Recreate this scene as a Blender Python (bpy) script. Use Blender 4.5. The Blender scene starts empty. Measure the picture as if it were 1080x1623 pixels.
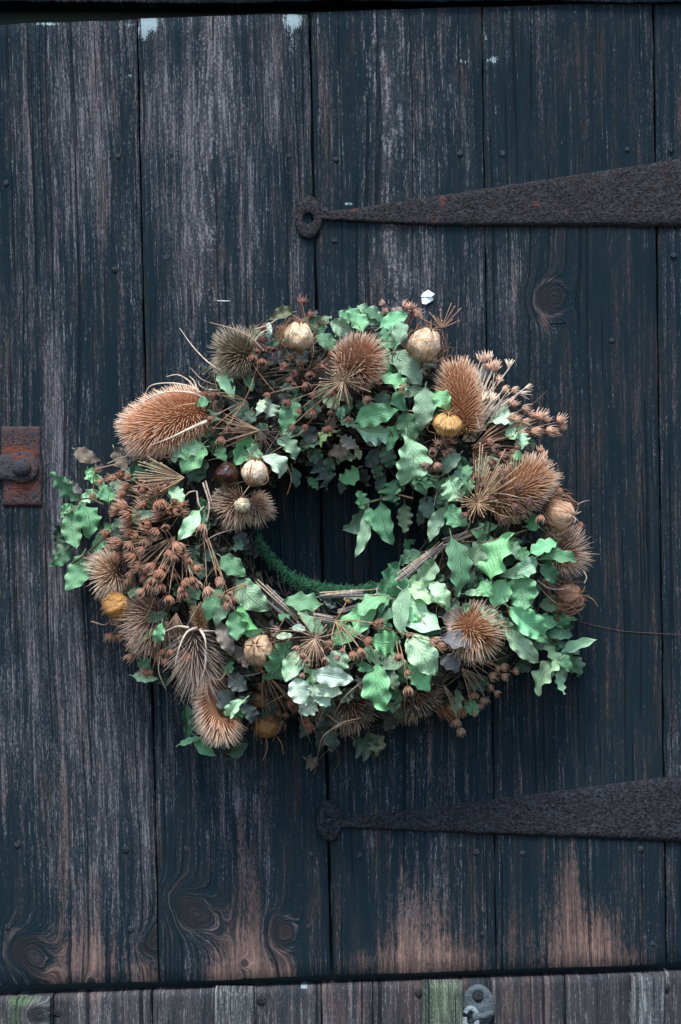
import bpy, math, random
from mathutils import Vector, Matrix, noise as mnoise
R = math.radians
random.seed(7)
sc = bpy.context.scene
col = sc.collection

# ------------------------------------------------------------------ scale, camera, light
S = 0.0006            # metres per photograph pixel on the door's face
D = 2.2               # camera distance from the door's face
cam_d = bpy.data.cameras.new('camera'); cam = bpy.data.objects.new('camera', cam_d); col.objects.link(cam)
cam.location = (0, -D, 0); cam.rotation_euler = (R(90), 0, 0)
cam_d.sensor_width = 36; cam_d.lens = 36*D/(1623*S); cam_d.clip_end = 100; cam_d.clip_start = .05
sc.camera = cam

SUN_EL, SUN_AZ = 62, -12      # degrees; azimuth measured from straight in front of the door, negative = from the left
w = bpy.data.worlds.new('World'); sc.world = w; w.use_nodes = True
nt = w.node_tree; nt.nodes.clear()
sky = nt.nodes.new('ShaderNodeTexSky'); sky.sky_type = 'NISHITA'; sky.sun_disc = False
sky.sun_elevation = R(SUN_EL); sky.sun_rotation = R(180 - SUN_AZ)
sky.air_density = 1.0; sky.dust_density = 1.2
bg = nt.nodes.new('ShaderNodeBackground'); bg.inputs[1].default_value = 0.09
wo = nt.nodes.new('ShaderNodeOutputWorld')
nt.links.new(sky.outputs[0], bg.inputs[0]); nt.links.new(bg.outputs[0], wo.inputs[0])
sl = bpy.data.lights.new('sun', 'SUN'); sl.energy = 1.5; sl.angle = R(18); sl.color = (1, .97, .92)
so = bpy.data.objects.new('sun', sl); col.objects.link(so)
sd = Vector((math.sin(R(SUN_AZ))*math.cos(R(SUN_EL)), -math.cos(R(SUN_AZ))*math.cos(R(SUN_EL)), math.sin(R(SUN_EL))))
so.rotation_euler = sd.to_track_quat('Z', 'Y').to_euler()
sc.view_settings.view_transform = 'Standard'; sc.view_settings.look = 'None'
sc.view_settings.gamma = 1; sc.view_settings.exposure = 1.78
sc.cycles.max_bounces = 6

# ------------------------------------------------------------------ helpers
def W(px, py, d=0.0):
    """point seen at photograph pixel px,py that stands d pixels (of the door's scale) in front of the door"""
    k = (D - d*S)/D
    return Vector(((px-540)*S*k, -d*S, (811.5-py)*S*k))
def F(x, y, d=0.0):
    """point on the flat door, no perspective"""
    return Vector(((x-540)*S, -d*S, (811.5-y)*S))
WL = {}
class MB:
    def __init__(s): s.v = []; s.f = []; s.uv = []
    def add(s, verts, faces, uvs=None):
        o = len(s.v); s.v += [tuple(v) for v in verts]; s.f += [tuple(i+o for i in f) for f in faces]
        s.uv += uvs if uvs else [(0, 0)]*len(verts)
    def grid(s, P, UV=None, closed=False):
        n = len(P); m = len(P[0]); v = [p for r in P for p in r]; f = []
        for i in range(n-1):
            for j in range(m if closed else m-1):
                a = i*m+j; b = i*m+(j+1) % m; f.append((a, b, b+m, a+m))
        s.add(v, f, [q for r in UV for q in r] if UV else None)
    def tube(s, pts, r0, r1=None, n=5, u=0.0):
        r1 = r0 if r1 is None else r1; rows = []; uv = []; K = len(pts)
        ref = Vector((.31, .77, .56))
        for i, p in enumerate(pts):
            t = (pts[min(i+1, K-1)]-pts[max(i-1, 0)])
            if t.length < 1e-9: t = Vector((0, 0, 1))
            t.normalize(); a = t.cross(ref).normalized(); b = t.cross(a); k = i/(K-1); rr = r0+(r1-r0)*k
            rows.append([p+(a*math.cos(2*math.pi*j/n)+b*math.sin(2*math.pi*j/n))*rr for j in range(n)])
            uv.append([(u, k)]*n)
        s.grid(rows, uv, True)
        o = len(s.v); s.v.append(tuple(pts[-1])); s.uv.append((u, 1)); m = o-n
        for j in range(n): s.f.append((m+j, m+(j+1) % n, o))
    def build(s, name, mat, parent=None, loc=None, smooth=True):
        loc = Vector(loc) if loc is not None else Vector((0, 0, 0))
        me = bpy.data.meshes.new(name)
        me.from_pydata([(a-loc.x, b-loc.y, c-loc.z) for a, b, c in s.v], [], s.f)
        ul = me.uv_layers.new(name='UVMap')
        li = [0]*len(me.loops); me.loops.foreach_get('vertex_index', li)
        flat = [c for i in li for c in s.uv[i]]; ul.data.foreach_set('uv', flat)
        if smooth: me.polygons.foreach_set('use_smooth', [True]*len(me.polygons))
        me.materials.append(mat); me.update()
        return link(name, me, parent, loc)
def link(name, data, parent=None, loc=(0, 0, 0), rot=None):
    o = bpy.data.objects.new(name, data); col.objects.link(o); loc = Vector(loc)
    if parent: o.parent = parent
    o.location = loc-(WL[parent.name] if parent else Vector((0, 0, 0))); WL[o.name] = loc
    if rot is not None: o.rotation_euler = rot
    return o
def thing(o, label, cat, group=None, kind=None):
    o['label'] = label; o['category'] = cat; o['kind'] = kind or 'thing'
    if group: o['group'] = group
    return o
def empty(name, loc): 
    o = link(name, None, None, loc); o.empty_display_size = .05; return o
def bez(p0, p1, p2, n=8): return [p0*(1-t)**2+p1*2*t*(1-t)+p2*t*t for t in [i/n for i in range(n+1)]]
def spline(P, n=5):
    out = []
    Q = [P[0]*2-P[1]]+list(P)+[P[-1]*2-P[-2]]
    for i in range(1, len(Q)-2):
        a, b, c, d = Q[i-1:i+3]
        for k in range(n):
            t = k/n; out.append(.5*((2*b)+(c-a)*t+(2*a-5*b+4*c-d)*t*t+(3*b-a-3*c+d)*t**3))
    return out+[P[-1]]
rnd = random.uniform

# ------------------------------------------------------------------ node expressions
class X:
    def __init__(s, nt, k): s.nt = nt; s.k = k
    def m(s, op, *a):
        n = s.nt.nodes.new('ShaderNodeMath'); n.operation = op
        for i, q in enumerate((s,)+a):
            if isinstance(q, X): s.nt.links.new(q.k, n.inputs[i])
            else: n.inputs[i].default_value = q
        return X(s.nt, n.outputs[0])
    def __add__(s, o): return s.m('ADD', o)
    __radd__ = __add__
    def __sub__(s, o): return s.m('SUBTRACT', o)
    def __rsub__(s, o): return (s*-1)+o
    def __mul__(s, o): return s.m('MULTIPLY', o)
    __rmul__ = __mul__
    def exp(s): return s.m('EXPONENT')
    def abs(s): return s.m('ABSOLUTE')
    def max(s, o): return s.m('MAXIMUM', o)
    def min(s, o): return s.m('MINIMUM', o)
    def sst(s, a, b):
        n = s.nt.nodes.new('ShaderNodeMapRange'); n.interpolation_type = 'SMOOTHSTEP'
        s.nt.links.new(s.k, n.inputs[0]); n.inputs[1].default_value = a; n.inputs[2].default_value = b
        return X(s.nt, n.outputs[0])
class M:
    def __init__(s, name):
        s.mat = bpy.data.materials.new(name); s.mat.use_nodes = True; s.nt = s.mat.node_tree
        s.b = s.nt.nodes['Principled BSDF']; s.out = s.nt.nodes['Material Output']
        t = s.nt.nodes.new('ShaderNodeTexCoord'); s.tc = t
        gp = s.nt.nodes.new('ShaderNodeNewGeometry'); q = s.nt.nodes.new('ShaderNodeSeparateXYZ'); s.nt.links.new(gp.outputs['Position'], q.inputs[0])
        s.x, s.y, s.z = [X(s.nt, q.outputs[i]) for i in range(3)]
    def uvs(s):
        q = s.nt.nodes.new('ShaderNodeSeparateXYZ'); s.nt.links.new(s.tc.outputs['UV'], q.inputs[0])
        return X(s.nt, q.outputs[0]), X(s.nt, q.outputs[1])
    def info(s):
        n = s.nt.nodes.new('ShaderNodeObjectInfo')
        return X(s.nt, n.outputs['Color']), X(s.nt, n.outputs['Alpha']), X(s.nt, n.outputs['Random'])
    def vec(s, a, b, c):
        n = s.nt.nodes.new('ShaderNodeCombineXYZ')
        for i, q in enumerate((a, b, c)):
            if isinstance(q, X): s.nt.links.new(q.k, n.inputs[i])
            else: n.inputs[i].default_value = q
        return X(s.nt, n.outputs[0])
    def noise(s, v, scale=1, detail=2, rough=.5, dist=0):
        n = s.nt.nodes.new('ShaderNodeTexNoise'); s.nt.links.new(v.k, n.inputs['Vector'])
        n.inputs['Scale'].default_value = scale; n.inputs['Detail'].default_value = detail
        n.inputs['Roughness'].default_value = rough; n.inputs['Distortion'].default_value = dist
        return X(s.nt, n.outputs[0])
    def mix(s, f, a, b, blend='MIX'):
        n = s.nt.nodes.new('ShaderNodeMix'); n.data_type = 'RGBA'; n.blend_type = blend
        for i, q in ((0, f), (6, a), (7, b)):
            if isinstance(q, X): s.nt.links.new(q.k, n.inputs[i])
            elif i: n.inputs[i].default_value = (*q, 1)
            else: n.inputs[0].default_value = q
        return X(s.nt, n.outputs[2])
    def done(s, colr, rough=.8, spec=.3, bump=None, bs=.5, bd=.001):
        for k, q in (('Base Color', colr), ('Roughness', rough), ('Specular IOR Level', spec)):
            if isinstance(q, X): s.nt.links.new(q.k, s.b.inputs[k])
            elif k == 'Base Color': s.b.inputs[k].default_value = (*q, 1)
            else: s.b.inputs[k].default_value = q
        if bump is not None:
            n = s.nt.nodes.new('ShaderNodeBump'); n.inputs['Strength'].default_value = bs; n.inputs['Distance'].default_value = bd
            s.nt.links.new(bump.k, n.inputs['Height']); s.nt.links.new(n.outputs[0], s.b.inputs['Normal'])
        return s.mat

# ------------------------------------------------------------------ weathered wood
DARK = (.0066, .0175, .0245); MID = (.0125, .0205, .0270); LIGHT = (.180, .180, .20); TAN = (.34, .215, .172); PALE = (.25, .335, .36)
def wood(name, seed, lean=.0225, warp=26, knots=(), cath=None, wear=(), bare=(), dark=(), paint=(), base=0.0, lightc=LIGHT, darkc=DARK, midc=MID, per=6.0, moss=()):
    """stained softwood seen along its grain; lists hold (x, y, half width, half height, strength) in photograph pixels"""
    m = M(name)
    u = m.x*(1/S)+540; v = 811.5-m.z*(1/S)
    u2 = u-(v-800)*lean
    f = u2+(m.noise(m.vec(u*.006, v*.0013, seed), 1, 2)-.5)*warp
    if cath:
        for (cx, cy, asp, amt) in cath:
            du = u2-cx; dv = (v-cy)*asp
            rr = (du*du+dv*dv+700).m('SQRT')
            wgt = (rr*(-1/90)).exp()
            f = f+(rr-du)*wgt*amt
    kin = None; kring = None
    for (cx, cy, rx, ry, st, sl_) in knots:
        du = (u-cx)*(1/rx); dv = ((v-cy)-(u-cx)*sl_)*(1/ry); wb = (m.noise(m.vec(u*.035, v*.035, seed+cx), 1, 2)-.5)*1.1; e = ((du*du+dv*dv+wb*(du*du+dv*dv).min(1.0))*-1).exp()
        f = f+e*(rx*st)
        kin = e if kin is None else kin.max(e)
    ridge = m.noise(m.vec(f*(1/per), v*.0035, seed+3.1), 1, 2, .55)
    ridge2 = m.noise(m.vec(f*(2.1/per), v*.012, seed+7.7), 1, 3, .6)
    brk = m.noise(m.vec(f*.42, v*.085, seed+11), 1, 4, .7)
    spk = m.noise(m.vec(u*.55, v*.33, seed+5), 1, 3, .65)
    broad = m.noise(m.vec(f*.022, v*.0032, seed+21), 1, 3, .55)
    tone = m.noise(m.vec(f*.05, v*.006, seed+31), 1, 3, .6)
    h = ridge*.65+ridge2*.35
    def blob(lst):
        t = None
        for (cx, cy, rx, ry, a) in lst:
            du = (u2-(cx-(cy-800)*lean))*(1/rx); dv = (v-cy)*(1/ry)
            e = ((du*du+dv*dv)*-1).exp()*a; t = e if t is None else t+e
        return t
    wr = (broad-.5)*1.5+base
    bw = blob(wear)
    if bw is not None: wr = wr+bw
    bd = blob(dark)
    if bd is not None: wr = wr-bd
    thin = m.noise(m.vec(f*(3.4/per), v*.02, seed+51), 1, 2, .5)
    fleck = m.noise(m.vec(f*.80, v*.17, seed+61), 1, 3, .7)
    lit = (h-.5)*2.1+(brk-.5)*1.5+(spk-.5)*1.5+wr
    l1 = lit.sst(-.15, 1.0)
    l2 = ((thin-.5)*2.9+(fleck-.5)*3.4+(h-.5)*1.9+wr*.8).sst(.34, 1.05)
    c = m.mix((tone-.5)*1.6+.42+(h-.5)*1.5+(fleck-.5)*.7, darkc, midc)
    c = m.mix((tone*1.7-.75).sst(0, .6)*.20, c, (.042, .028, .024))
    c = m.mix(l1*.32, c, m.mix(.5, lightc, (.12, .095, .105)))
    c = m.mix(l2*.80, c, lightc)
    bb = blob(bare)
    if bb is not None:
        q = (bb+(h-.5)*2.6+(brk-.5)*2.0+(spk-.5)*1.6+(thin-.5)*1.0+(tone-.5)*1.6).sst(.12, 1.55)
        tcol = m.mix((thin-.5)*2.6+(spk-.5)*1.8+(tone-.5)*2+.5, TAN, (.085, .058, .055))
        c = m.mix(q*.85, c, tcol)
    if kin is not None:
        rings = m.noise(m.vec(f*.30, 0.0, seed+2), 1, 1, .5)
        c = m.mix(kin.sst(.42, .75)*.82, c, m.mix((rings-.5)*3+.4, (.010, .016, .021), (.040, .032, .031)))
        edge = (kin.sst(.18, .34))*(1-kin.sst(.36, .52))
        c = m.mix((edge*((h-.42)*2.6+(brk-.5)*1.5+(broad-.5)*2.5)).sst(0, .6)*.5, c, (.19, .15, .145))
    bp = blob(paint)
    if bp is not None:
        q = (bp+(brk-.5)*1.5+(spk-.5)*1.3+(h-.5)*1.6).sst(.62, .95)
        c = m.mix(q*.92, c, PALE)
    bm = blob(moss)
    if bm is not None:
        c = m.mix((bm+(spk-.5)*1.2+(brk-.5)*.8).sst(.25, .9)*.75, c, (.085, .15, .07))
    crk = m.noise(m.vec(f*.16, v*.0016, seed+41), 1, 1, .5)
    ck = (crk*-1+.345).sst(0, .02)
    c = m.mix((ck if kin is None else ck*(1-kin.sst(.02, .15)))*.8, c, (.006, .010, .014))
    hh = h*1.0+brk*.25+spk*.12-ck*.5
    return m.done(c, .85, .06, hh, 1.0, .0028)

# ------------------------------------------------------------------ iron, rust
def iron(name, base=(.018, .017, .023), rust=(.058, .030, .025), amount=.42, hot=(), rough=.62, pit=1.0):
    m = M(name); u = m.x*(1/S)+540; v = 811.5-m.z*(1/S); p = m.vec(u, v, m.y*(1/S))
    n1 = m.noise(p, .14, 5, .7); n2 = m.noise(p, .03, 3, .6); n3 = m.noise(p, .42, 3, .65)
    vo = m.nt.nodes.new('ShaderNodeTexVoronoi'); vo.inputs['Scale'].default_value = .2; vo.inputs['Randomness'].default_value = 1
    pv = m.vec(u+n3*6.0, v+n1*6.0, m.y*(1/S)); m.nt.links.new(pv.k, vo.inputs['Vector']); vd = X(m.nt, vo.outputs['Distance'])
    pitm = vd.sst(.12, .42)
    c = m.mix((n1-.5)*2.4+(n2-.5)*1.4+amount, base, rust)
    c = m.mix((n3-.5)*3.0+(vd-.4)*1.2, c, (.060, .064, .080))
    c = m.mix((n2*1.3+n1*.6-.85).sst(.1, .45)*.55, c, (.030, .046, .060))
    c = m.mix((1-pitm)*(n2*2.2-.65).sst(0, .8)*.75, c, (.006, .007, .009))
    t = None
    for (cx, cy, rx, ry, a) in hot:
        du = (u-cx)*(1/rx); dv = (v-cy)*(1/ry); e = ((du*du+dv*dv)*-1).exp()*a; t = e if t is None else t+e
    if t is not None: c = m.mix((t+(n1-.5)*.9+(n3-.5)*.6).sst(.25, .75)*.95, c, m.mix((n3-.5)*3.0+(n1-.5)*2.0+.55, (.25, .070, .030), (.10, .036, .028)))
    return m.done(c, rough, .22, n1*1.1+n3*.7+pitm*.3, .95*pit, .0035)

# ------------------------------------------------------------------ the door
def lerp(a, b, t): return a+(b-a)*t
def plank(name, parent, mat, xl, xr, yt, yb, d=0.0, th=30, rows=60, cols=8, jag=1.5, seed=0.0, cup=1.2):
    """xl, xr: functions of y; yt, yb: functions of x"""
    mb = MB(); fr = []; 
    for i in range(rows+1):
        r = []
        for j in range(cols+1):
            a = i/rows; b = j/cols
            x0 = (xl(0)+xr(0))/2 + (xr(0)-xl(0))*(b-.5)
            y = lerp(yt(x0), yb(x0), a)
            e = mnoise.noise(Vector((seed, y*.02, 0)))*1.6; e2 = mnoise.noise(Vector((seed+9, y*.02, 0)))*1.6
            x = lerp(xl(y)+e, xr(y)+e2, b)
            if i in (0, rows): y += (mnoise.noise(Vector((x*.15, seed, i)))*jag+mnoise.noise(Vector((x*.5, seed, i)))*jag*.6)
            edge = min(b, 1-b)*cols
            dd = d-(2.5 if edge < .01 else 0)-(2 if i in (0, rows) else 0)+cup*math.sin(math.pi*b)+mnoise.noise(Vector((x*.02, y*.004, seed)))*1.2
            r.append(F(x, y, dd))
        # tight shoulders keep the rounded arris narrow
        r.insert(1, r[0].lerp(r[1], 3.0/((xr(0)-xl(0))/cols))+Vector((0, -2.2*S, 0))); r.insert(-1, r[-1].lerp(r[-2], 3.0/((xr(0)-xl(0))/cols))+Vector((0, -2.2*S, 0)))
        fr.append(r)
    fr.insert(1, [p.lerp(q, .08)+Vector((0, -1.6*S, 0)) for p, q in zip(fr[0], fr[1])])
    fr.insert(-1, [p.lerp(q, .08)+Vector((0, -1.6*S, 0)) for p, q in zip(fr[-1], fr[-2])])
    back = [[Vector((p.x, th*S, p.z)) for p in r] for r in fr]
    n = len(fr); m = len(fr[0])
    mb.grid(fr); 
    ring = [(0, j) for j in range(m)]+[(i, m-1) for i in range(1, n)]+[(n-1, j) for j in range(m-2, -1, -1)]+[(i, 0) for i in range(n-2, 0, -1)]
    mb.grid([[back[i][j] for i, j in ring], [fr[i][j] for i, j in ring]], None, True)
    mb.add([back[0][0], back[0][-1], back[-1][-1], back[-1][0]], [(0, 3, 2, 1)])
    o = mb.build(name, mat, parent); return o
def line(x0, y0, x1, y1): return lambda y: x0+(x1-x0)*(y-y0)/(y1-y0)

door = thing(empty('plank_door', F(540, 1550, 0)), 'dark weathered plank door with rusty strap hinges behind the dried wreath', 'door')
YT = lambda x: 38-35*x/1036
YB = lambda x: 1563-36*x/1080
s1 = line(218, 35, 253, 1560); s2 = line(491, 28, 526, 1548); s3 = line(764, 15, 787, 1540); s4 = line(1036, 5, 1057, 1535)
mats = [
 wood('weathered_plank_wood', 1.3, warp=34, base=.02,
      knots=[(46, 1512, 36, 34, 2.2, .3), (240, 1492, 20, 24, 2.0, -.5), (145, 1556, 9, 9, 2, 0)],
      wear=[(120, 250, 90, 260, .32), (90, 760, 16, 200, .62), (140, 1150, 85, 330, .34), (225, 1250, 26, 260, .35), (60, 1000, 50, 200, .15)],
      dark=[(180, 560, 55, 170, .40), (188, 250, 14, 60, .4), (12, 300, 14, 120, .35), (32, 1400, 38, 130, .45), (32, 830, 40, 40, .4), (205, 1380, 16, 110, .45), (20, 600, 25, 160, .25)],
      bare=[(145, 1525, 44, 46, 1.0), (140, 1440, 40, 80, .35), (100, 1400, 10, 140, .5), (232, 1545, 26, 30, .8), (85, 1545, 20, 26, .7), (246, 1390, 6, 140, .6), (110, 1180, 60, 160, .15)],
      paint=[(75, 38, 26, 4, 1.0), (205, 40, 14, 6, .6), (207, 120, 4, 3, .9)]),
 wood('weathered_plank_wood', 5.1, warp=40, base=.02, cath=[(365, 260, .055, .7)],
      knots=[(305, 1445, 38, 30, 2.3, .45), (447, 1478, 22, 28, 2.2, 0), (388, 1526, 8, 8, 2, 0)],
      wear=[(330, 190, 110, 190, .42), (300, 420, 60, 160, .25), (375, 1270, 70, 120, .22), (470, 200, 16, 200, .2)],
      dark=[(460, 830, 70, 130, .45), (460, 270, 18, 70, .4), (272, 262, 16, 60, .4), (245, 600, 25, 200, .3), (470, 1340, 40, 200, .5), (360, 1430, 36, 30, .8), (275, 1360, 25, 120, .3)],  # first patch puts the shade of the wreath opening into the wood colour
      bare=[(392, 1520, 54, 48, 1.05), (390, 1450, 34, 80, .30), (400, 1390, 14, 90, .35), (440, 1545, 30, 22, .8), (345, 1545, 30, 20, .7), (382, 1330, 8, 60, .5)],
      paint=[(238, 34, 20, 22, 1.05), (226, 52, 10, 20, .8), (466, 30, 20, 16, 1.0), (462, 70, 14, 55, .55)]),
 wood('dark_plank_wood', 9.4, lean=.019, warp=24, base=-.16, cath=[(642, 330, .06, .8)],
      wear=[(640, 180, 90, 160, .30), (640, 420, 90, 60, .36), (700, 470, 60, 60, .30), (620, 1260, 55, 130, .20)],
      dark=[(533, 380, 18, 110, .35), (729, 300, 16, 90, .3), (560, 860, 150, 200, .3), (560, 1420, 40, 120, .35), (765, 1440, 30, 120, .25)],  # third patch is shade inside the wreath opening, painted into the plank
      bare=[(668, 1525, 66, 58, 1.0), (662, 1450, 46, 80, .42), (640, 1400, 14, 60, .22), (690, 1410, 14, 60, .22), (575, 1525, 40, 22, .5), (745, 1520, 30, 22, .5)],
      paint=[(737, 98, 12, 5, .75), (735, 45, 10, 26, .45), (553, 323, 9, 3.5, 1.1), (506, 40, 3, 30, .6)]),
 wood('dark_plank_wood', 13.8, lean=.0145, warp=22, base=-.27,
      knots=[(873, 472, 26, 28, 2.4, 0)],
      wear=[(800, 480, 32, 120, .45), (840, 80, 60, 70, .22), (800, 1090, 22, 110, .32), (860, 520, 18, 20, .4), (900, 640, 30, 200, .08)],
      dark=[(950, 420, 90, 130, .3), (1000, 800, 50, 400, .15), (797, 290, 16, 60, .3)],
      bare=[(915, 1515, 64, 54, .85), (905, 1450, 44, 76, .40), (965, 1490, 44, 62, .5), (808, 1500, 12, 70, .55), (905, 1400, 18, 60, .5), (893, 100, 10, 70, .48), (850, 110, 5, 60, .42), (863, 505, 12, 16, .65), (1000, 1520, 30, 14, .5)],
      paint=[(782, 95, 12, 7, .98), (770, 60, 4, 12, .6)]),
 wood('dark_plank_wood', 17.2, lean=.0138, warp=16, base=-.22,
      wear=[(1068, 1240, 14, 60, .4), (1075, 100, 10, 90, .3)], bare=[(1075, 180, 6, 60, .4)]),
]
g = 1.7
plank('plank', door, mats[0], lambda y: -70.0, lambda y: s1(y)-g, YT, YB, seed=1.2, jag=2.5)
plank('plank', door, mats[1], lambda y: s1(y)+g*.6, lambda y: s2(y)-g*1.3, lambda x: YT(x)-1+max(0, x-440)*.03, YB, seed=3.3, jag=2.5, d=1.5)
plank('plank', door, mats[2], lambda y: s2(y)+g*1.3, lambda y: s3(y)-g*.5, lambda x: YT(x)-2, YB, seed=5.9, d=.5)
plank('plank', door, mats[3], lambda y: s3(y)+g*.5, lambda y: s4(y)-g*.9, lambda x: YT(x)-1, YB, seed=7.1, d=1.0)
plank('plank', door, mats[4], lambda y: s4(y)+g*.9, lambda y: 1180.0, lambda x: -60, lambda x: YB(x)-1, seed=8.8, d=-.8)

M_nail = iron('nail_iron', (.018, .028, .036), (.035, .042, .05), .45, rough=.5)
def nail_mesh(r=4.8, h=1.6, slot=False):
    mb = MB(); rows = []
    for k in range(5):
        a = k/4*math.pi/2
        rows.append([Vector((math.cos(t)*r*math.cos(a), -h*math.sin(a)-.2, math.sin(t)*r*math.cos(a)))*S for t in [i*2*math.pi/12 for i in range(12)]])
    rows.insert(0, [Vector((p.x, 4*S, p.z)) for p in rows[0]])
    mb.grid(rows, None, True); return mb
nails = [(10,290),(188,247),(272,245),(458,248),(533,253),(729,243),(797,243),(994,237),(1063,237),(265,408),(183,427),(467,380),(531,381),(970,540),(1068,405),
 (28,1338),(200,1345),(295,1345),(493,1353),(570,1355),(755,1350),(829,1352),(1015,1345),(13,1468),(208,1472),(490,1468),(765,1480),(836,1500),(1035,1495)]
nm = None
for (x, y) in nails:
    if nm is None:
        o = nail_mesh().build('nail', M_nail, door, None); nm = o.data
    else: o = link('nail', nm, door)
    o.location = F(x, y, 2.2)-WL[door.name]; o.scale = (rnd(.75, 1.15), rnd(.6, 1.2), rnd(.75, 1.15))
M_silver = M('bright_wire').done((.5, .56, .6), .4, .5)
for (a, b) in (((345, 477), (365, 477.5)), ((872, 512), (897, 511))):
    mb = MB(); p, q = F(*a, 2.6), F(*b, 2.6)
    mb.tube([p+Vector((0, 4*S, 0)), p, p.lerp(q, .5), q, q+Vector((0, 4*S, 0))], 1.0*S, n=6)
    mb.build('staple', M_silver if a[0] < 500 else M_nail, door, p)

# strap hinges
def strap(disc, hole, top, bot, x1, mat, seed):
    mb = MB(); n = 150; mrows = 12; rows = []
    for i in range(n+1):
        x = lerp(disc[0]+disc[2]-5, x1, i/n); yt, yb = top(x), bot(x); r = []
        yt += mnoise.noise(Vector((x*.06, seed, 0)))*1.6; yb += mnoise.noise(Vector((x*.06, seed, 5)))*1.6
        for j in range(mrows+1):
            b = j/mrows; y = lerp(yt, yb, b); e = min(b, 1-b)*(yb-yt)
            h = 9*min(1, .45+e/5.0)+mnoise.noise(Vector((x*.07, y*.09, seed)))*1.3+mnoise.noise(Vector((x*.22, y*.22, seed)))*.7
            r.append(F(x, y, h))
        r = [F(x, yt, 1)]+r+[F(x, yb, 1)]; rows.append(r)
    mb.grid(rows)
    # flattened round end with its nail hole
    cx, cy, rx, ry = disc; seg = 40; prof = [(0.0, 1), (0.0, 6.5), (.14, 8.5), (.5, 9.2), (.86, 8.2), (.97, 6.0), (1, 1)]; rows = []
    for t_, h in prof:
        rr = []
        for k in range(seg):
            a = 2*math.pi*k/seg; hx, hy = hole[2]*math.cos(a), hole[2]*math.sin(a)
            wob = 1+.05*mnoise.noise(Vector((math.cos(a)*2, math.sin(a)*2, seed)))
            ex, ey = (cx-hole[0])+rx*wob*math.cos(a), (cy-hole[1])+ry*wob*math.sin(a)
            x = hole[0]+lerp(hx, ex, t_); y = hole[1]+lerp(hy, ey, t_)
            rr.append(F(x, y, h+(mnoise.noise(Vector((x*.15, y*.15, seed)))*1.2 if 1 < h else 0)))
        rows.append(rr)
    mb.grid(rows, None, True)
    return mb.build('strap_hinge', mat, door, F(disc[0], disc[1]))
M_hinge = iron('pitted_iron', (.0085, .0115, .016), (.034, .019, .0175), .42, hot=[(701, 318, 7, 18, .62), (850, 325, 8, 8, .62), (560, 333, 10, 5, .55), (690, 350, 7, 8, .45), (895, 335, 8, 8, .4)], pit=1.2)
M_hinge2 = iron('pitted_iron', (.0085, .0135, .0195), (.022, .020, .023), .42, pit=1.2)
h1 = strap((489, 345, 22, 35), (489, 347, 8.5), lambda x: 338-(x-515)*.152-(4*math.exp(-(x-512)**2/400)), lambda x: 350+(x-515)*.05 if x < 690 else 358.7+(x-690)*.004, 1140, M_hinge, 2.0)
h2 = strap((522, 1301, 21, 33), (522, 1300, 5), lambda x: 1297-(x-545)*.129, lambda x: 1312+(x-545)*.042, 1140, M_hinge2, 6.0)
h1['label'] = 'upper pitted iron strap hinge with rust flecks'; h2['label'] = 'lower dark iron strap hinge'
for h, pts in ((h1, [(516, 334), (1068, 305)]), (h2, [(522, 1300), (868, 1292), (1040, 1290)])):
    for (x, y) in pts:
        o = link('rivet', nm, h); o.location = F(x, y, 7.5)-WL[h.name]; o.scale = (1.1, 1.3, 1.0)

# latch plate on the left
M_rust = iron('rusty_iron', (.045, .032, .036), (.11, .05, .04), .5, hot=[(25, 715, 32, 10, .95), (52, 735, 12, 18, .6), (34, 776, 30, 12, .55), (15, 790, 14, 10, .4), (45, 800, 40, 3, .4), (40, 766, 24, 5, .7)])
mb = MB(); rows = []
for i in range(27):
    r = []
    for j in range(15):
        x = lerp(3, 65, j/14)+(2 if i > 12 else 0); y = lerp(676, 802, i/26)
        e = min(i, 26-i, 13)*126/26; e2 = min(j, 14-j)*4.4; h = 3+3.2*min(1, min(e, e2)/3+.2)+mnoise.noise(Vector((x*.13, y*.13, 3)))*.9
        x += mnoise.noise(Vector((y*.1, j//7, 1)))*.9; y += mnoise.noise(Vector((x*.1, i//13, 8)))*.9
        r.append(F(x, y, h))
    r = [Vector((r[0].x, 0, r[0].z))]+r+[Vector((r[-1].x, 0, r[-1].z))]; rows.append(r)
rows = [[Vector((p.x, 0, p.z)) for p in rows[0]]]+rows+[[Vector((p.x, 0, p.z)) for p in rows[-1]]]
mb.grid(rows); latch = mb.build('latch_plate', M_rust, door, F(34, 740)); latch['label'] = 'square orange-rusted latch plate at the left edge of the door'
mb = MB(); rows = []; n = 46
for i in range(n+1):      # hasp arm with a round eye
    x = lerp(-60, 63, i/n); cy = 741 if x > 10 else 741+(10-x)*.03
    half = 20 if x < 8 else (26*math.sqrt(max(0, 1-((x-37)/26.5)**2)) if x > 22 else lerp(20, 22, (x-8)/14))
    if x > 62.5: half = .5
    rows.append([F(x, cy+half*q, h+mnoise.noise(Vector((x*.1, q*3, 4)))*.8) for q, h in ((-1, 5), (-.97, 10), (-.8, 13), (-.4, 13.5), (0, 13.8), (.4, 13.5), (.8, 13), (.97, 10), (1, 5))])
mb.grid(rows); mb.build('hasp_arm', iron('worn_iron', (.045, .047, .058), (.08, .06, .06), .4, hot=[(34, 727, 16, 8, .8), (53, 742, 5, 20, .5), (36, 764, 20, 3, .6)]), latch, F(30, 740))
mb = MB(); rows = []
for h, rr in ((10, 15), (15, 15), (19, 13.5), (23, 10), (25.5, 5), (26, 0.2)): rows.append([F(37+rr*math.cos(k*math.pi/8), 741+rr*math.sin(k*math.pi/8), h) for k in range(16)])
mb.grid(rows, None, True); mb.build('bolt', iron('bolt_iron', (.04, .05, .065), (.09, .07, .07), .3, rough=.4), latch, F(37, 741))
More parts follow.
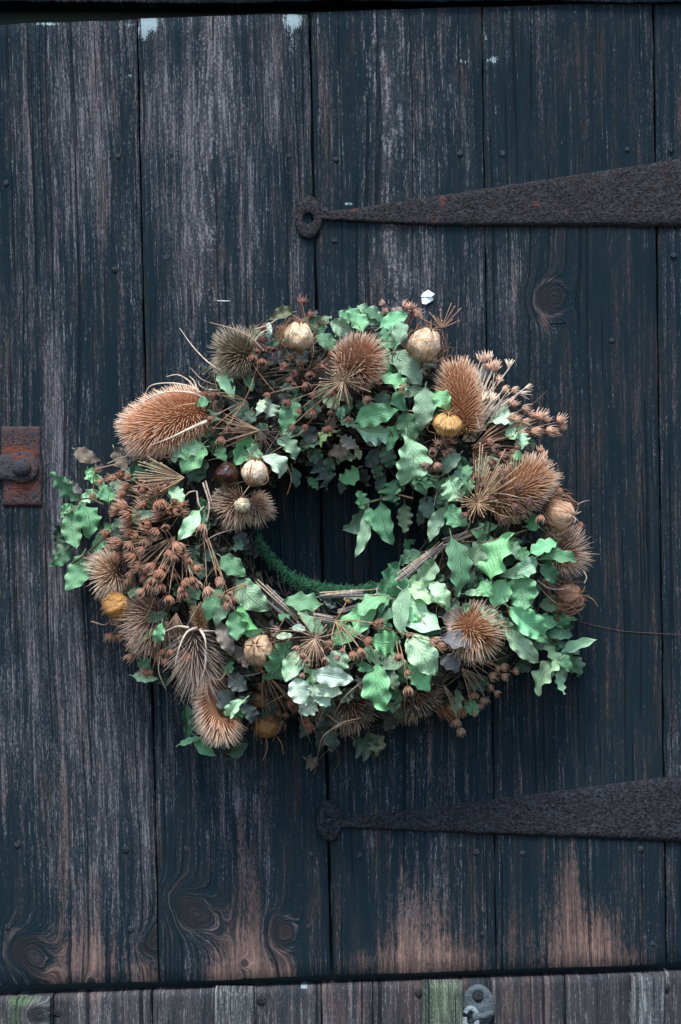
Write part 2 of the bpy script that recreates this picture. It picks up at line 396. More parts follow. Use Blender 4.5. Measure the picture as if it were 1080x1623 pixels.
for (x, y) in ((15, 688), (53, 690), (20, 786), (55, 786)):
    o = link('screw', nm, latch); o.location = F(x, y, 5.2)-WL[latch.name]; o.scale = (1.15, .8, 1.15)

# ------------------------------------------------------------------ lintel, recess and lower door
recess = MB(); a, b = F(-300, -300), F(1400, 2000); q = Vector((0, 70*S, 0))
recess.add([Vector((a.x, 70*S, a.z)), Vector((b.x, 70*S, a.z)), Vector((b.x, 70*S, b.z)), Vector((a.x, 70*S, b.z))], [(0, 3, 2, 1)])
ro = recess.build('wall', M('dark_interior').done((.04, .062, .072), .9, .1), smooth=False); ro['kind'] = 'structure'
LY = lambda x: 7-12*(x-170)/400 if x < 560 else 9-11*abs(x-860)/200
lint = thing(plank('lintel_beam', None, wood('lintel_wood', 30.2, lean=0, base=-.35, wear=[(170, 0, 120, 30, .7), (880, 0, 120, 30, .7)], lightc=(.16, .13, .13)), lambda y: -120.0, lambda y: 1200.0, lambda x: -120, lambda x: 5+6*mnoise.noise(Vector((x*.0045, 2.2, 0)))-x*.002, d=12, th=55, rows=4, cols=90, jag=1.5, seed=4.4),
     'rough timber lintel beam just visible above the top of the door', 'beam')
lower = thing(empty('lower_door', F(540, 1700, 0)), 'grey boarded lower half door with wooden blocks along its top', 'door')
GL = (.20, .197, .205); GD = (.020, .028, .034); GM = (.05, .046, .05)
lw = [wood('grey_board_wood', 40+i*3.7, lean=.01, base=b_, lightc=GL, darkc=GD, midc=m_, per=7.5, warp=18, bare=br, moss=mo, paint=pt) for i, (b_, m_, br, mo, pt) in enumerate([
   (.20, GM, (), [(25, 1600, 30, 40, .4)], ()), (.22, (.055, .049, .052), [(120, 1580, 60, 14, .4)], (), ()), (.25, GM, (), (), [(482, 1562, 8, 5, 1.0), (425, 1578, 4, 14, .7)]),
   (.18, (.058, .047, .049), [(560, 1590, 60, 40, .4)], (), ()), (.12, (.056, .045, .046), [(830, 1580, 50, 40, .4)], (), ()), (.12, GM, (), (), ())])]
LT = lambda x: 1579-40*x/1080
js = [-80, 86, 242, 510, 591, 895, 1180]
for i in range(6):
    x0, x1 = js[i], js[i+1]
    plank('plank', lower, lw[i], lambda y, x0=x0: x0+1.0+(y-1580)*.012, lambda y, x1=x1: x1-1.0+(y-1580)*.012, LT, lambda x: 1720, d=10+1.5*math.sin(i*2.1), rows=14, seed=20+i, jag=1.2)
bm = [wood('block_wood', 60, lean=.01, base=.40, lightc=(.25, .275, .26), darkc=GD, midc=GM, per=7, knots=[(62, 1600, 20, 18, 1.8, 0)], moss=[(30, 1600, 16, 40, .55), (50, 1580, 30, 6, .6)]),
      wood('block_wood', 63, lean=.01, base=.40, lightc=(.25, .28, .28), darkc=GD, midc=GM, per=7  ),
      wood('block_wood', 66, lean=.01, base=.40, lightc=(.22, .275, .20), darkc=GD, midc=(.06, .085, .05), per=7, moss=[(700, 1580, 40, 40, .42)]),
      wood('block_wood', 69, lean=.01, base=.40, lightc=(.25, .28, .28), darkc=GD, midc=GM, per=7)]
for (x0, x1, y0, mt) in ((17, 83, 1577, bm[0]), (343, 405, 1561, bm[1]), (669, 732, 1551, bm[2]), (996, 1048, 1541, bm[3])):
    plank('wooden_block', lower, mt, lambda y, x0=x0: float(x0), lambda y, x1=x1: float(x1), lambda x, y0=y0: y0, lambda x: 1720, d=38, th=-8, rows=10, cols=6, seed=x0*.1, jag=1.0, cup=.5)
M_peg = iron('peg_iron', (.016, .018, .022), (.03, .028, .03), .4)
for (x, y, r) in ((93, 1602, 1.5), (415, 1583, 1.5), (663, 1572, 1.2), (1055, 1564, 1.2)):
    o = link('peg', nm.copy(), lower); o.data.materials[0] = M_peg; o.location = F(x, y, 12)-WL[lower.name]; o.scale = (r, 1.2, r)
mb = MB(); rows = []
for t_, h in ((1, 11), (1, 16), (.9, 19), (.45, 20), (.34, 19), (.33, 11)):
    rows.append([F(757+26*t_*math.cos(k*math.pi/14), lerp(1576, 1592, min(1, (t_-.33)/.6))+(35 if t_ > .4 else 26)*t_*math.sin(k*math.pi/14), h) for k in range(28)])
mb.grid(rows, None, True)
M_zinc = iron('grey_iron', (.07, .10, .12), (.16, .21, .235), .5, rough=.45)
eye = mb.build('eye_plate', M_zinc, lower, F(757, 1590))
mb = MB(); mb.tube([F(745+10.5*math.cos(a), 1608+15*math.sin(a), 30+7*math.sin(a)) for a in [R(-150+i*14) for i in range(25)]], 4.6*S, n=10); mb.build('ring', iron('pale_iron', (.22, .29, .32), (.32, .38, .40), .55, rough=.4), eye, F(745, 1608))
mb = MB(); mb.tube([F(748, 1606, 31), F(764, 1604, 31), F(775, 1602, 26), F(779, 1601, 16)], 6*S, n=10); mb.build('pin', M_zinc, eye, F(760, 1602))
mb = nail_mesh(9, 6); o = mb.build('bolt', M_peg, eye, None); o.location = F(757, 1576, 17)-WL[eye.name]
#WREATH
# ------------------------------------------------------------------ the wreath
def ring_t(px, py): return (math.hypot((px-535)/240, (py-840)/215)-1)*228/112
def surf(px, py):
    t = ring_t(px, py)
    return 62+68*math.sqrt(1-t*t) if abs(t) < 1 else 62-26*min(abs(t)-1, 1)
wreath = thing(empty('dried_wreath', W(535, 1000, 0)), 'dried flower wreath of green leaves, teasels and seed heads hanging on the door', 'wreath')
TO = {'A': (80, 460, 340/1080), 'B': (380, 460, 340/1080), 'C': (640, 540, 340/1080), 'D': (70, 740, 340/1080), 'E': (360, 860, 340/1080),
      'F': (640, 840, 340/1080), 'G': (200, 960, 340/1080), 'H': (380, 700, 1/3), 'P': (0, 0, 1)}
def T(t, x, y): a, b, c = TO[t]; return a+x*c, b+y*c

# --- materials that take each object's own colour
def leaf_material():
    m = M('leaf_surface'); u, v = m.uvs(); c, al, rn = m.info()
    n = m.nt.nodes.new('ShaderNodeObjectInfo')
    p = m.vec(m.x*1000, m.y*1000, m.z*1000+rn*50)
    n1 = m.noise(p, .16, 3, .6); n2 = m.noise(p, .7, 3, .6); n3 = m.noise(p, .33, 2, .5)
    au = (u-.5).abs()
    mid = 1-au.sst(.012, .04)
    ang = (v*9-au*7); side = (ang.m('FRACT')-.5).abs().sst(.36, .5)*(1-au.sst(.36, .48))
    col_ = m.mix((n1-.5)*2.6+.35, c, m.mix(1, c, (.72, .70, .50), 'MULTIPLY'))
    col_ = m.mix((n3-.52)*2.2*rn, col_, m.mix(1, c, (1.45, 1.12, .55), 'MULTIPLY'))
    col_ = m.mix((n2-.45)*.7, col_, m.mix(1, c, (1.5, 1.35, 1.5), 'MULTIPLY'))
    col_ = m.mix(mid*.6+side*.14, col_, m.mix(.5, m.mix(1, c, (1.9, 1.7, 1.8), 'MULTIPLY'), (.40, .50, .40)))
    col_ = m.mix(au.sst(.465, .49)*.5, col_, (.42, .54, .40))
    edge = au.sst(.36, .5)*n1.sst(.50, .64)
    col_ = m.mix(edge*al, col_, (.20, .13, .075))
    col_ = m.mix((n3*-1+.345).sst(0, .06)*al, col_, (.10, .062, .045))
    g = m.nt.nodes.new('ShaderNodeNewGeometry'); bf = X(m.nt, g.outputs['Backfacing'])
    col_ = m.mix(bf*.55, col_, m.mix(.35, m.mix(1, c, (1.6, 1.45, 1.7), 'MULTIPLY'), (.3, .38, .32)))
    h = n1*.6+n2*.5-mid*.5-side*.3
    m.done(col_, (n1*.35+.27), .42, h, .85, .0018)
    tr = m.nt.nodes.new('ShaderNodeBsdfTranslucent'); m.nt.links.new(col_.k, tr.inputs[0])
    ms = m.nt.nodes.new('ShaderNodeMixShader'); ms.inputs[0].default_value = .14
    m.nt.links.new(m.b.outputs[0], ms.inputs[1]); m.nt.links.new(tr.outputs[0], ms.inputs[2]); m.nt.links.new(ms.outputs[0], m.out.inputs[0])
    return m.mat
def spine_material():      # uv.y runs from root to tip; alpha is how far the tip bleaches
    m = M('spine_surface'); u, v = m.uvs(); c, al, rn = m.info()
    f = (v.sst(.10, .75)*(u*.6+.85)*al).min(1.0)
    return m.done(m.mix(f, m.mix(1, c, m.mix(u, (.8, .75, .7), (1.6, 1.5, 1.35)), 'MULTIPLY'), (.80, .66, .50)), .55, .3)
def core_material():
    m = M('core_surface'); c, al, rn = m.info(); p = m.vec(m.x*1000, m.y*1000, m.z*1000)
    n = m.noise(p, .8, 3, .6)
    return m.done(m.mix(n, m.mix(1, c, (.35, .3, .28), 'MULTIPLY'), c), .8, .2, n, .6, .001)
def husk_material():       # pods: uv.y from base to crown
    m = M('husk_surface'); u, v = m.uvs(); c, al, rn = m.info(); p = m.vec(m.x*1000, m.y*1000, m.z*1000+rn*30)
    n = m.noise(p, .28, 4, .6); n2 = m.noise(m.vec(m.x*700, m.y*700, m.z*260+rn*9), 1, 3, .6)
    x = m.mix((n-.5)*3.2+.3, c, m.mix(1, c, (.78, .55, .30), 'MULTIPLY'))
    x = m.mix((n2-.5)*1.1+.1, x, m.mix(1, c, (.62, .42, .25), 'MULTIPLY'))
    x = m.mix((1-u).sst(.62, 1.0)*v.sst(.2, .6)*(n*2.4-.85).max(0.0), x, (.13, .065, .03))
    x = m.mix((n2*-1+.44).sst(0, .1)*.55, x, (.14, .075, .035))
    x = m.mix(((1-v).sst(.38, .88)*.95+(n-.62).max(0.0)*3)*al, x, (.16, .075, .035))
    return m.done(x, .5, .35, n*.7+n2*.9, .9, .0018)
def stem_material():
    m = M('stem_surface'); c, al, rn = m.info(); u, v = m.uvs(); n = m.noise(m.vec(m.x*900, m.y*900, m.z*900), .35, 3, .6)
    return m.done(m.mix((n-.5)*2+.4, m.mix(1, c, (.55, .5, .45), 'MULTIPLY'), m.mix(1, c, (1.25, 1.2, 1.15), 'MULTIPLY')), .6, .3)
ML, MS, MC, MH, MT = leaf_material(), spine_material(), core_material(), husk_material(), stem_material()

# --- core of the ring
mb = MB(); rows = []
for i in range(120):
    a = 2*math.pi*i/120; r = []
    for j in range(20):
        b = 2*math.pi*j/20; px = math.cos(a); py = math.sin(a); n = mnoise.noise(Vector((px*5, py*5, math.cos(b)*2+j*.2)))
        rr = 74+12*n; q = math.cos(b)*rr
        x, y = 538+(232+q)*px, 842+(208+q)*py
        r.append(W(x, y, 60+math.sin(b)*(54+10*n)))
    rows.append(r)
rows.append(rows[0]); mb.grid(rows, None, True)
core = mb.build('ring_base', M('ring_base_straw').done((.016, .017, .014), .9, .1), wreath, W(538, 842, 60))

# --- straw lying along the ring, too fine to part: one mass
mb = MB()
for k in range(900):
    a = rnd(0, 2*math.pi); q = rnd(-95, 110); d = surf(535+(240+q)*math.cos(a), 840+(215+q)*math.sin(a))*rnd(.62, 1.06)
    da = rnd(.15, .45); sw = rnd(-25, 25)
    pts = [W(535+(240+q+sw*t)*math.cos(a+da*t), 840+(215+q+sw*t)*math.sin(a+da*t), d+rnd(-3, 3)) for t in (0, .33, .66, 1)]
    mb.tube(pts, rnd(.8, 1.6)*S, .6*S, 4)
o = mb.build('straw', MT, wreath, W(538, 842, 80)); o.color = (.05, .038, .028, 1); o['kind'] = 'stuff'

# --- green moss round the inner edge
mb = MB()
for k in range(4200):
    a = rnd(-.2, 2.9) if k < 3900 else rnd(0, 6.28); q = abs(random.gauss(0, 9))*(1 if a < 2.3 else .5); rx, ry = 143, 101
    x, y = 552+(rx+q)*math.cos(a), 829+(ry+q)*math.sin(a); d = rnd(22, 84)-q*.2
    p = W(x, y, d); v = Vector((rnd(-1, 1), rnd(-1, .5), rnd(-1, 1))).normalized()
    v2 = (v+Vector((rnd(-1, 1), rnd(-1, 1), rnd(-1, 1)))*.8).normalized(); l = rnd(4, 11)*S
    mb.tube([p, p+v*l*.5, p+v*l*.5+v2*l*.5], .7*S, .3*S, 3, rnd(0, 1))
o = mb.build('moss', MS, wreath, W(552, 937, 40)); o.color = (.016, .12, .062, .03); o['kind'] = 'stuff'

# --- leaves
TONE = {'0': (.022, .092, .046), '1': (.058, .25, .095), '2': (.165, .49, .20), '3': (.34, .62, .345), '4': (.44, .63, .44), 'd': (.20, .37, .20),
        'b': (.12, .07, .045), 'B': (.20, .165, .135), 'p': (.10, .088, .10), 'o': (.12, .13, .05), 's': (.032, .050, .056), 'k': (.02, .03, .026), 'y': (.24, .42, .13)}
def leaf(t, bx, by, tx, ty, w, tone, layer=1, roll=None, curl=None, fold=None, jit=True, into=None):
    sc_ = TO[t][2]; x0, y0 = T(t, bx, by); x1, y1 = T(t, tx, ty); w = w*sc_
    w = min(w, .64*math.hypot(x1-x0, y1-y0)+3)
    
    if t in 'EF' and layer > 1: x1 += (x1-x0)*.10; y1 += (y1-y0)*.10; w *= 1.10
    L = math.hypot(x1-x0, y1-y0); zz = {0: -26, 1: 2, 2: 20, 3: 38}[layer]+rnd(-5, 5)
    d0 = surf(x0, y0)+zz-4; d1 = surf(x1, y1)*.6+surf(x0, y0)*.4+zz+rnd(0, 12)
    B, E = W(x0, y0, d0), W(x1, y1, d1); e1 = (E-B); Lw = e1.length; e1.normalize()
    roll = random.gauss(0, .42) if roll is None else roll; w *= 1.03
    n = Vector((0, -1, .25)); n = (n-e1*n.dot(e1)).normalized(); n = Matrix.Rotation(roll, 3, e1) @ n; e2 = n.cross(e1)
    curl = random.gauss(.05, .13) if curl is None else curl; fold = abs(random.gauss(.28, .28)) if fold is None else fold
    hw = w*.5*S/max(.55, math.cos(roll)); NS, NT = (22, 10) if into is None else (14, 6); sweep = rnd(-.09, .09)*Lw; amp = rnd(.15, .38); fr = rnd(2.4, 4.0); ph = rnd(0, 6.28); ph2 = ph+rnd(1.5, 4); rows = []; uv = []
    twist = rnd(-.6, .6); cup = rnd(-.5, 1.0); tipbend = rnd(-.05, .22)
    for i in range(NS+1):
        s = i/NS; wd = (math.sin(math.pi*min(1, .03+s*.97)**.92)**.72)*hw
        wd *= 1 if s < .8 else 1-.45*((s-.8)/.2)**2
        if s < .12: wd *= .25+.75*s/.12
        c0 = B+e1*(s*Lw)+e2*(sweep*4*s*(1-s))+n*(curl*Lw*4*s*(1-s)-tipbend*Lw*max(0, s-.55)**2*4); r = []; q = []
        f2 = Matrix.Rotation(twist*(s-.3), 3, e1) @ e2; n2 = e1.cross(f2)*-1
        if n2.dot(n) < 0: n2 = -n2
        for j in range(NT+1):
            tt = -1+2*j/NT; at = abs(tt); pp = ph if tt < 0 else ph2
            wave = math.sin(fr*2*math.pi*s+pp)*amp*hw*at**2.2
            side = tt*wd*(1+.075*math.sin(fr*2*math.pi*s+pp+1.2)*at)
            crk = mnoise.noise(Vector((s*5, tt*2.2, ph*9)))*.10*hw*min(1, 6*s)+mnoise.noise(Vector((s*13, tt*5, ph*5)))*.035*hw
            r.append(c0+f2*side*math.cos(fold*.8)+n2*(wave+crk+fold*at*wd*(1-.45*cup*at)))
            q.append((.5+tt*.5, s))
        rows.append(r); uv.append(q)
    mb = MB() if into is None else into; mb.grid(rows, uv)
    if into is not None: return
    mb.tube([B-e1*Lw*.16+n*-.002, B, B+e1*Lw*.06], .9*S, .7*S, 4)
    o = mb.build('leaf', ML, wreath, B)
    c = TONE[tone]; k = rnd(.62, 1.28) if jit else 1
    o.color = (c[0]*k*rnd(.92, 1.08), c[1]*k, c[2]*k*rnd(.92, 1.08), rnd(.2, 1.0)); return o
LEAVES = '''
A 845 420 925 540 75 3 2|A 800 560 735 572 55 1 3|A 780 600 795 690 60 0 2|A 770 790 590 850 100 3 2|A 775 770 660 920 120 2 2|A 700 960 780 850 110 0 1|A 800 760 885 860 70 1 1|A 1010 735 930 880 100 2 2|A 1045 780 1000 850 60 3 2
A 610 990 665 1085 70 3 2|A 160 1050 250 1010 75 3 1|A 250 1000 335 1060 90 2 1|A 370 930 490 905 70 d 1|A 190 900 245 970 70 2 1|A 125 800 245 855 75 b 1|A 320 795 400 905 80 b 1|A 70 970 165 1020 65 p 0|A 490 885 575 880 55 2 1|A 830 550 905 690 85 b 1|A 905 560 1005 650 95 0 1|A 1085 550 1040 625 50 4 3|A 960 400 905 470 60 k 1
B 150 250 150 160 40 4 2|B 270 110 150 150 70 o 1|B 620 210 550 80 95 2 2|B 570 160 495 105 60 2 1|B 705 180 590 75 90 d 1|B 560 200 455 160 75 d 2|B 490 300 385 215 75 1 1|B 390 200 440 180 50 d 1|B 705 190 850 115 80 2 2|B 760 110 825 90 50 B 1|B 790 280 830 155 70 d 2|B 695 250 800 295 60 1 1|B 755 310 915 490 110 d 2|B 850 500 700 430 75 2 3|B 830 450 715 300 90 1 1
B 140 550 140 640 90 4 3|B 280 540 215 715 95 1 2|B 30 415 65 510 55 1 1|B 580 665 792 612 100 2 3|B 770 710 585 700 75 3 2|B 640 760 715 770 50 p 2|B 935 490 905 705 115 d 3|B 790 510 850 610 70 1 2|B 975 520 1060 605 95 2 3|B 935 485 965 600 45 2 2|B 825 610 880 765 100 1 2|B 840 735 820 985 150 3 3|B 800 955 795 1085 95 1 2|B 735 780 765 900 75 0 1|B 785 670 735 810 55 1 2|B 180 745 290 865 80 d 2|B 340 805 415 860 80 0 1|B 295 800 345 760 55 1 1
B 115 835 210 945 120 4 3|B 490 710 405 785 65 y 2|B 440 700 480 640 60 B 1|B 500 640 525 580 50 3 2|B 510 655 585 690 60 3 2|B 500 865 580 840 65 4 2|B 600 850 590 785 40 4 2|B 600 890 495 955 85 2 2|B 560 790 445 830 75 B 1|B 510 735 590 795 65 B 2|B 345 870 440 1005 105 s 1|B 345 945 395 1005 45 2 1|B 700 795 635 895 65 s 1|B 870 900 965 985 70 1 1|B 975 970 875 925 85 0 1|B 1010 850 1085 890 60 d 2|B 1085 930 1025 1060 75 3 2|B 995 1015 1065 1085 70 1 1|B 315 690 395 765 85 s 1|B 425 515 505 595 80 d 2|B 590 560 640 600 50 0 1
B 90 180 30 240 70 o 1|B 20 280 90 330 80 1 1|B 200 240 140 300 70 0 1|B 60 600 20 690 80 0 1|B 150 690 60 720 90 0 1|B 400 560 330 640 90 0 1|B 210 490 300 520 70 0 1|B 690 520 760 600 80 0 1|B 620 700 700 760 80 1 1
C 520 320 440 410 90 3 2|C 440 410 565 410 65 4 2|C 535 430 560 500 65 3 2|C 585 460 600 545 65 3 3|C 540 565 605 600 50 2 2|C 580 580 620 695 55 2 2|C 285 570 195 675 60 d 2|C 285 640 325 715 80 2 3|C 290 640 270 720 50 3 2|C 230 690 300 815 120 3 3|C 220 830 315 930 75 2 3|C 215 835 135 1015 70 3 3|C 50 680 195 745 95 1 1|C 70 615 125 685 60 2 1|C 380 590 415 690 70 d 1|C 375 940 470 930 55 2 1|C 640 870 660 960 55 1 2|C 330 720 355 630 60 d 1|C 170 770 190 850 70 0 1|C 110 780 130 900 80 0 1
D 170 165 30 30 60 1 1|D 145 215 165 415 95 2 2|D 195 190 225 365 105 1 2|D 335 310 240 440 65 2 2|D 135 420 28 500 55 1 1|D 195 440 105 622 110 2 2|D 90 230 140 185 55 2 1|D 190 160 285 150 70 3 1|D 80 280 92 410 45 0 0|D 470 260 570 240 50 3 2|D 635 110 705 180 80 3 2|D 475 200 555 180 55 2 1|D 785 220 670 370 75 3 3|D 775 330 810 235 60 1 2|D 890 450 1015 550 95 1 2|D 895 610 825 780 85 1 2|D 925 690 865 800 70 d 2|D 960 725 970 875 95 2 3|D 990 695 1085 845 100 2 3|D 885 780 945 930 75 B 2|D 940 910 1015 1015 55 B 1|D 460 880 575 815 65 y 3|D 595 785 575 895 55 2 3|D 425 650 495 610 40 3 2|D 500 950 525 1055 70 1 1|D 445 1050 575 1068 45 3 1|D 910 1040 945 980 50 1 1|D 335 290 410 270 75 d 1|D 700 640 765 695 80 1 1|D 770 480 790 570 70 d 1|D 530 200 600 170 70 1 1|D 490 540 540 600 80 0 1|D 720 480 780 400 70 0 1|D 850 420 800 480 80 0 1|D 270 290 330 340 80 0 0|D 300 170 370 240 70 0 0
E 50 185 195 325 115 d 2|E 480 310 295 295 85 2 2|E 355 335 430 440 45 d 2|E 400 400 475 455 60 1 2|E 325 430 395 440 35 4 2|E 245 470 325 465 32 4 2|E 310 495 225 680 125 2 2|E 375 550 300 690 95 3 2|E 390 620 435 715 85 3 2|E 345 680 390 810 110 4 3|E 435 660 620 690 90 4 3|E 590 540 540 665 115 3 2|E 445 725 565 755 75 4 3|E 430 710 425 800 60 4 3|E 440 780 375 860 65 4 3|E 445 765 515 815 60 4 3|E 755 310 545 500 110 2 2|E 805 275 670 370 75 2 2|E 870 100 785 265 80 1 2|E 925 195 815 255 75 1 2|E 845 300 755 370 85 3 1|E 910 225 880 450 75 3 3|E 885 360 955 390 80 2 2|E 890 245 1065 415 125 3 3|E 900 200 1075 300 125 3 2|E 945 420 1075 455 90 0 1|E 870 485 735 495 85 2 2|E 750 430 835 420 65 2 1|E 710 550 895 595 85 3 2|E 915 460 1045 650 125 3 3|E 905 620 1015 735 80 2 2|E 865 640 905 705 60 1 1|E 665 620 745 640 60 1 1|E 755 610 800 825 125 2 2|E 835 720 835 860 70 1 1|E 660 680 690 765 75 B 1|E 0 860 90 790 75 3 2|E 0 820 70 880 60 2 2|E 640 990 770 1050 100 0 0|E 720 960 760 1075 90 o 0|E 475 290 555 325 60 s 1|E 310 330 265 385 70 1 1|E 20 30 90 10 90 0 1|E 230 540 180 600 70 1 1|E 480 420 560 450 60 0 1|E 560 790 640 740 90 0 1|E 700 700 760 760 80 0 0|E 900 840 830 900 90 0 0
F 240 35 265 310 105 1 3|F 155 145 70 250 85 d 2|F 405 60 305 155 85 d 2|F 440 268 510 28 115 2 3|F 325 175 345 305 90 0 1|F 375 65 465 60 75 d 1|F 475 50 605 60 60 1 1|F 520 60 570 135 85 d 2|F 585 85 625 160 70 2 2|F 635 120 762 55 75 2 3|F 735 75 838 75 95 1 2|F 690 145 862 150 65 1 3|F 685 175 765 255 70 1 2|F 665 140 510 225 75 3 2|F 575 215 600 390 130 2 3|F 510 250 460 375 130 2 2|F 400 250 440 330 90 2 2|F 385 390 505 475 65 d 2|F 535 390 715 510 130 2 3|F 690 430 765 475 65 2 2|F 735 510 855 445 65 1 2|F 715 520 845 530 55 1 2|F 610 520 725 560 55 2 2|F 500 435 555 565 65 d 2|F 510 495 678 658 80 3 3|F 575 590 695 580 100 0 1|F 565 675 655 690 75 0 0|F 785 625 960 560 60 3 2|F 705 575 745 725 65 3 2|F 785 650 672 805 75 3 3|F 765 615 832 710 55 2 2|F 795 690 812 815 45 3 2|F 130 270 225 385 70 3 2|F 270 345 215 415 80 d 1|F 195 440 315 465 95 B 2|F 190 540 345 575 85 p 3|F 185 640 275 705 85 p 2|F 25 530 145 715 120 3 3|F 20 680 125 785 85 2 2|F 295 405 335 375 45 2 2|F 305 320 392 325 30 3 2|F 30 460 195 510 85 0 1|F 10 380 55 490 55 2 2|F 340 740 435 800 90 0 0|F 310 860 375 930 65 1 1|F 630 320 690 270 80 0 1|F 480 300 420 340 90 0 1|F 600 540 660 600 90 1 1|F 640 470 690 430 60 3 2|F 420 150 380 220 80 0 1|F 320 60 300 130 90 0 1
G 285 480 310 690 55 1 0|G 340 515 400 655 95 d 1|G 265 700 375 660 35 2 1|G 345 655 455 755 65 1 1|G 420 690 525 715 75 0 0|G 520 745 615 695 75 0 0|G 600 470 515 565 75 3 3|G 570 500 560 565 60 2 2|G 580 495 645 595 65 s 2|G 490 335 530 285 45 1 2|G 470 90 535 255 75 B 2|G 540 195 615 320 55 B 2|G 520 345 610 425 85 s 2|G 455 425 520 560 95 s 3|G 985 600 1055 745 70 k 0|G 900 770 970 800 55 b 0|G 690 330 600 380 80 0 1|G 100 290 150 370 80 0 0|G 70 270 110 340 60 1 0|G 150 330 220 400 90 0 0|G 250 180 200 240 70 0 1
H 603 312 560 232 65 2 3|H 595 312 497 425 95 d 2|H 610 318 553 553 55 3 3|H 613 310 652 408 50 2 3|H 672 285 712 492 85 1 3|H 785 295 785 435 70 d 2|H 60 470 130 535 70 s 0|H 0 410 40 520 60 s 1|H 830 470 790 520 60 1 0|H 430 60 410 170 55 0 1|H 520 150 480 250 50 k 1|H 640 90 655 190 55 0 1|H 690 150 660 250 50 0 1|H 250 120 270 220 50 0 1|H 580 130 610 215 45 s 1|H 760 230 720 290 45 0 0|H 880 300 850 400 50 0 0
'''
LIST = []
for ln in LEAVES.replace('\n', '|').split('|'):
    q = ln.split()
    if len(q) < 8: continue
    kw = {}
    if q[0] == 'D' and q[1] == '170': kw = dict(roll=-.9)
    a = [float(x) for x in q[1:6]]; LIST.append((q[0], a, q[6], int(q[7]))); leaf(q[0], *a, q[6], int(q[7]), **kw)
NL = len(LIST); near = [e for e in LIST if e[2] in '123d' and e[0] in 'BCEFAD' and e[3] > 0]
for k in range(296-NL):          # further leaves of the same sprigs, half hidden between the others
    t, a, tone, ly = random.choice(near); c = TO[t][2]; x0, y0 = T(t, a[0], a[1]); x1, y1 = T(t, a[2], a[3])
    x0 += rnd(-16, 16); y0 += rnd(-16, 16); th = math.atan2(y1-y0, x1-x0)+rnd(-1.1, 1.1); l = math.hypot(x1-x0, y1-y0)*rnd(.7, 1.0)
    l = min(max(l, 28), 55); leaf('P', x0, y0, x0+l*math.cos(th), y0+l*math.sin(th), min(a[4]*c, l*.6)*rnd(.7, .95), random.choice([tone, '1', '1', '0']), max(0, ly-1))
for tone in ('0', 's', 'k'):     # deep leaves, gap shade put into their colour, one mass of each tone
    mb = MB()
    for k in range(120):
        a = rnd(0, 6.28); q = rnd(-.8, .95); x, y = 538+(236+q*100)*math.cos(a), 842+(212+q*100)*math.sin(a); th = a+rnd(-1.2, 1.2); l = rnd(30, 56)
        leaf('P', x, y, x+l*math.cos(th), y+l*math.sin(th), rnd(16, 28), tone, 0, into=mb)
    o = mb.build('shade_toned_leaves', ML, wreath, W(538, 842, 80)); o.color = (*[c*.62 for c in TONE[tone]], .8); o['kind'] = 'stuff'

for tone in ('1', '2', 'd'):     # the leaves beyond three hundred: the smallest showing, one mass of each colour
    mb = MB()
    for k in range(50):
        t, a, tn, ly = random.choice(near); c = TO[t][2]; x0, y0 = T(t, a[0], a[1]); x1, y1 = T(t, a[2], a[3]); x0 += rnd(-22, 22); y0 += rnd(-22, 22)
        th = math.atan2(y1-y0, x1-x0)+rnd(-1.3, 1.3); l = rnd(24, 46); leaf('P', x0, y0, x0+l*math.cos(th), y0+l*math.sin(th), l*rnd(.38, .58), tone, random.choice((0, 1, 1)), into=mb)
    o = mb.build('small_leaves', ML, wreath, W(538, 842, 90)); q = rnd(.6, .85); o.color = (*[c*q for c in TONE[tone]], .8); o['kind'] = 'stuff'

# --- crumbled leaves and bits packed between, too many to pick apart
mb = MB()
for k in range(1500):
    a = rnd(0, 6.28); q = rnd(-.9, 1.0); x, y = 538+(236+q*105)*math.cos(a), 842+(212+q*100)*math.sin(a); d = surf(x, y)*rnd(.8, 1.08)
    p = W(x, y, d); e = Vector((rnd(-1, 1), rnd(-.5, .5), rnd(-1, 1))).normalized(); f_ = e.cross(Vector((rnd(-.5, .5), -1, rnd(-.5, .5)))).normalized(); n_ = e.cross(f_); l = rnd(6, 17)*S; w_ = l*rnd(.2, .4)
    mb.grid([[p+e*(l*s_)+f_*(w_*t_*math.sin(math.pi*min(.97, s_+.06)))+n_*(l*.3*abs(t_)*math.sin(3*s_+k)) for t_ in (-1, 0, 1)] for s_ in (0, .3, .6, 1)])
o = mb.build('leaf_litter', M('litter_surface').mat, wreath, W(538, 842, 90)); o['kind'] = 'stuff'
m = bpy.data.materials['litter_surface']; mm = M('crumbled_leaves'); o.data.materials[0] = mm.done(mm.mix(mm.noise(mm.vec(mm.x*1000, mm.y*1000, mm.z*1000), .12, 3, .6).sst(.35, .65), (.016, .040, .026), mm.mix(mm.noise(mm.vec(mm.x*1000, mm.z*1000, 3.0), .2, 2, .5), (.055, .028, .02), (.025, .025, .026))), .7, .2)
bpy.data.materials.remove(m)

# --- dry stems
def stem(name, pts, r0, r1, c, n=5, sm=6, parent=None):
    P_ = spline([W(*p) for p in pts], sm); mb = MB(); mb.tube(P_, r0*S, r1*S, n)
    o = mb.build(name, MT, parent or wreath, P_[0]); o.color = (*c, 1); return o
PALE_S = (.50, .43, .36); TANS = (.40, .28, .18); BRN = (.15, .085, .06)

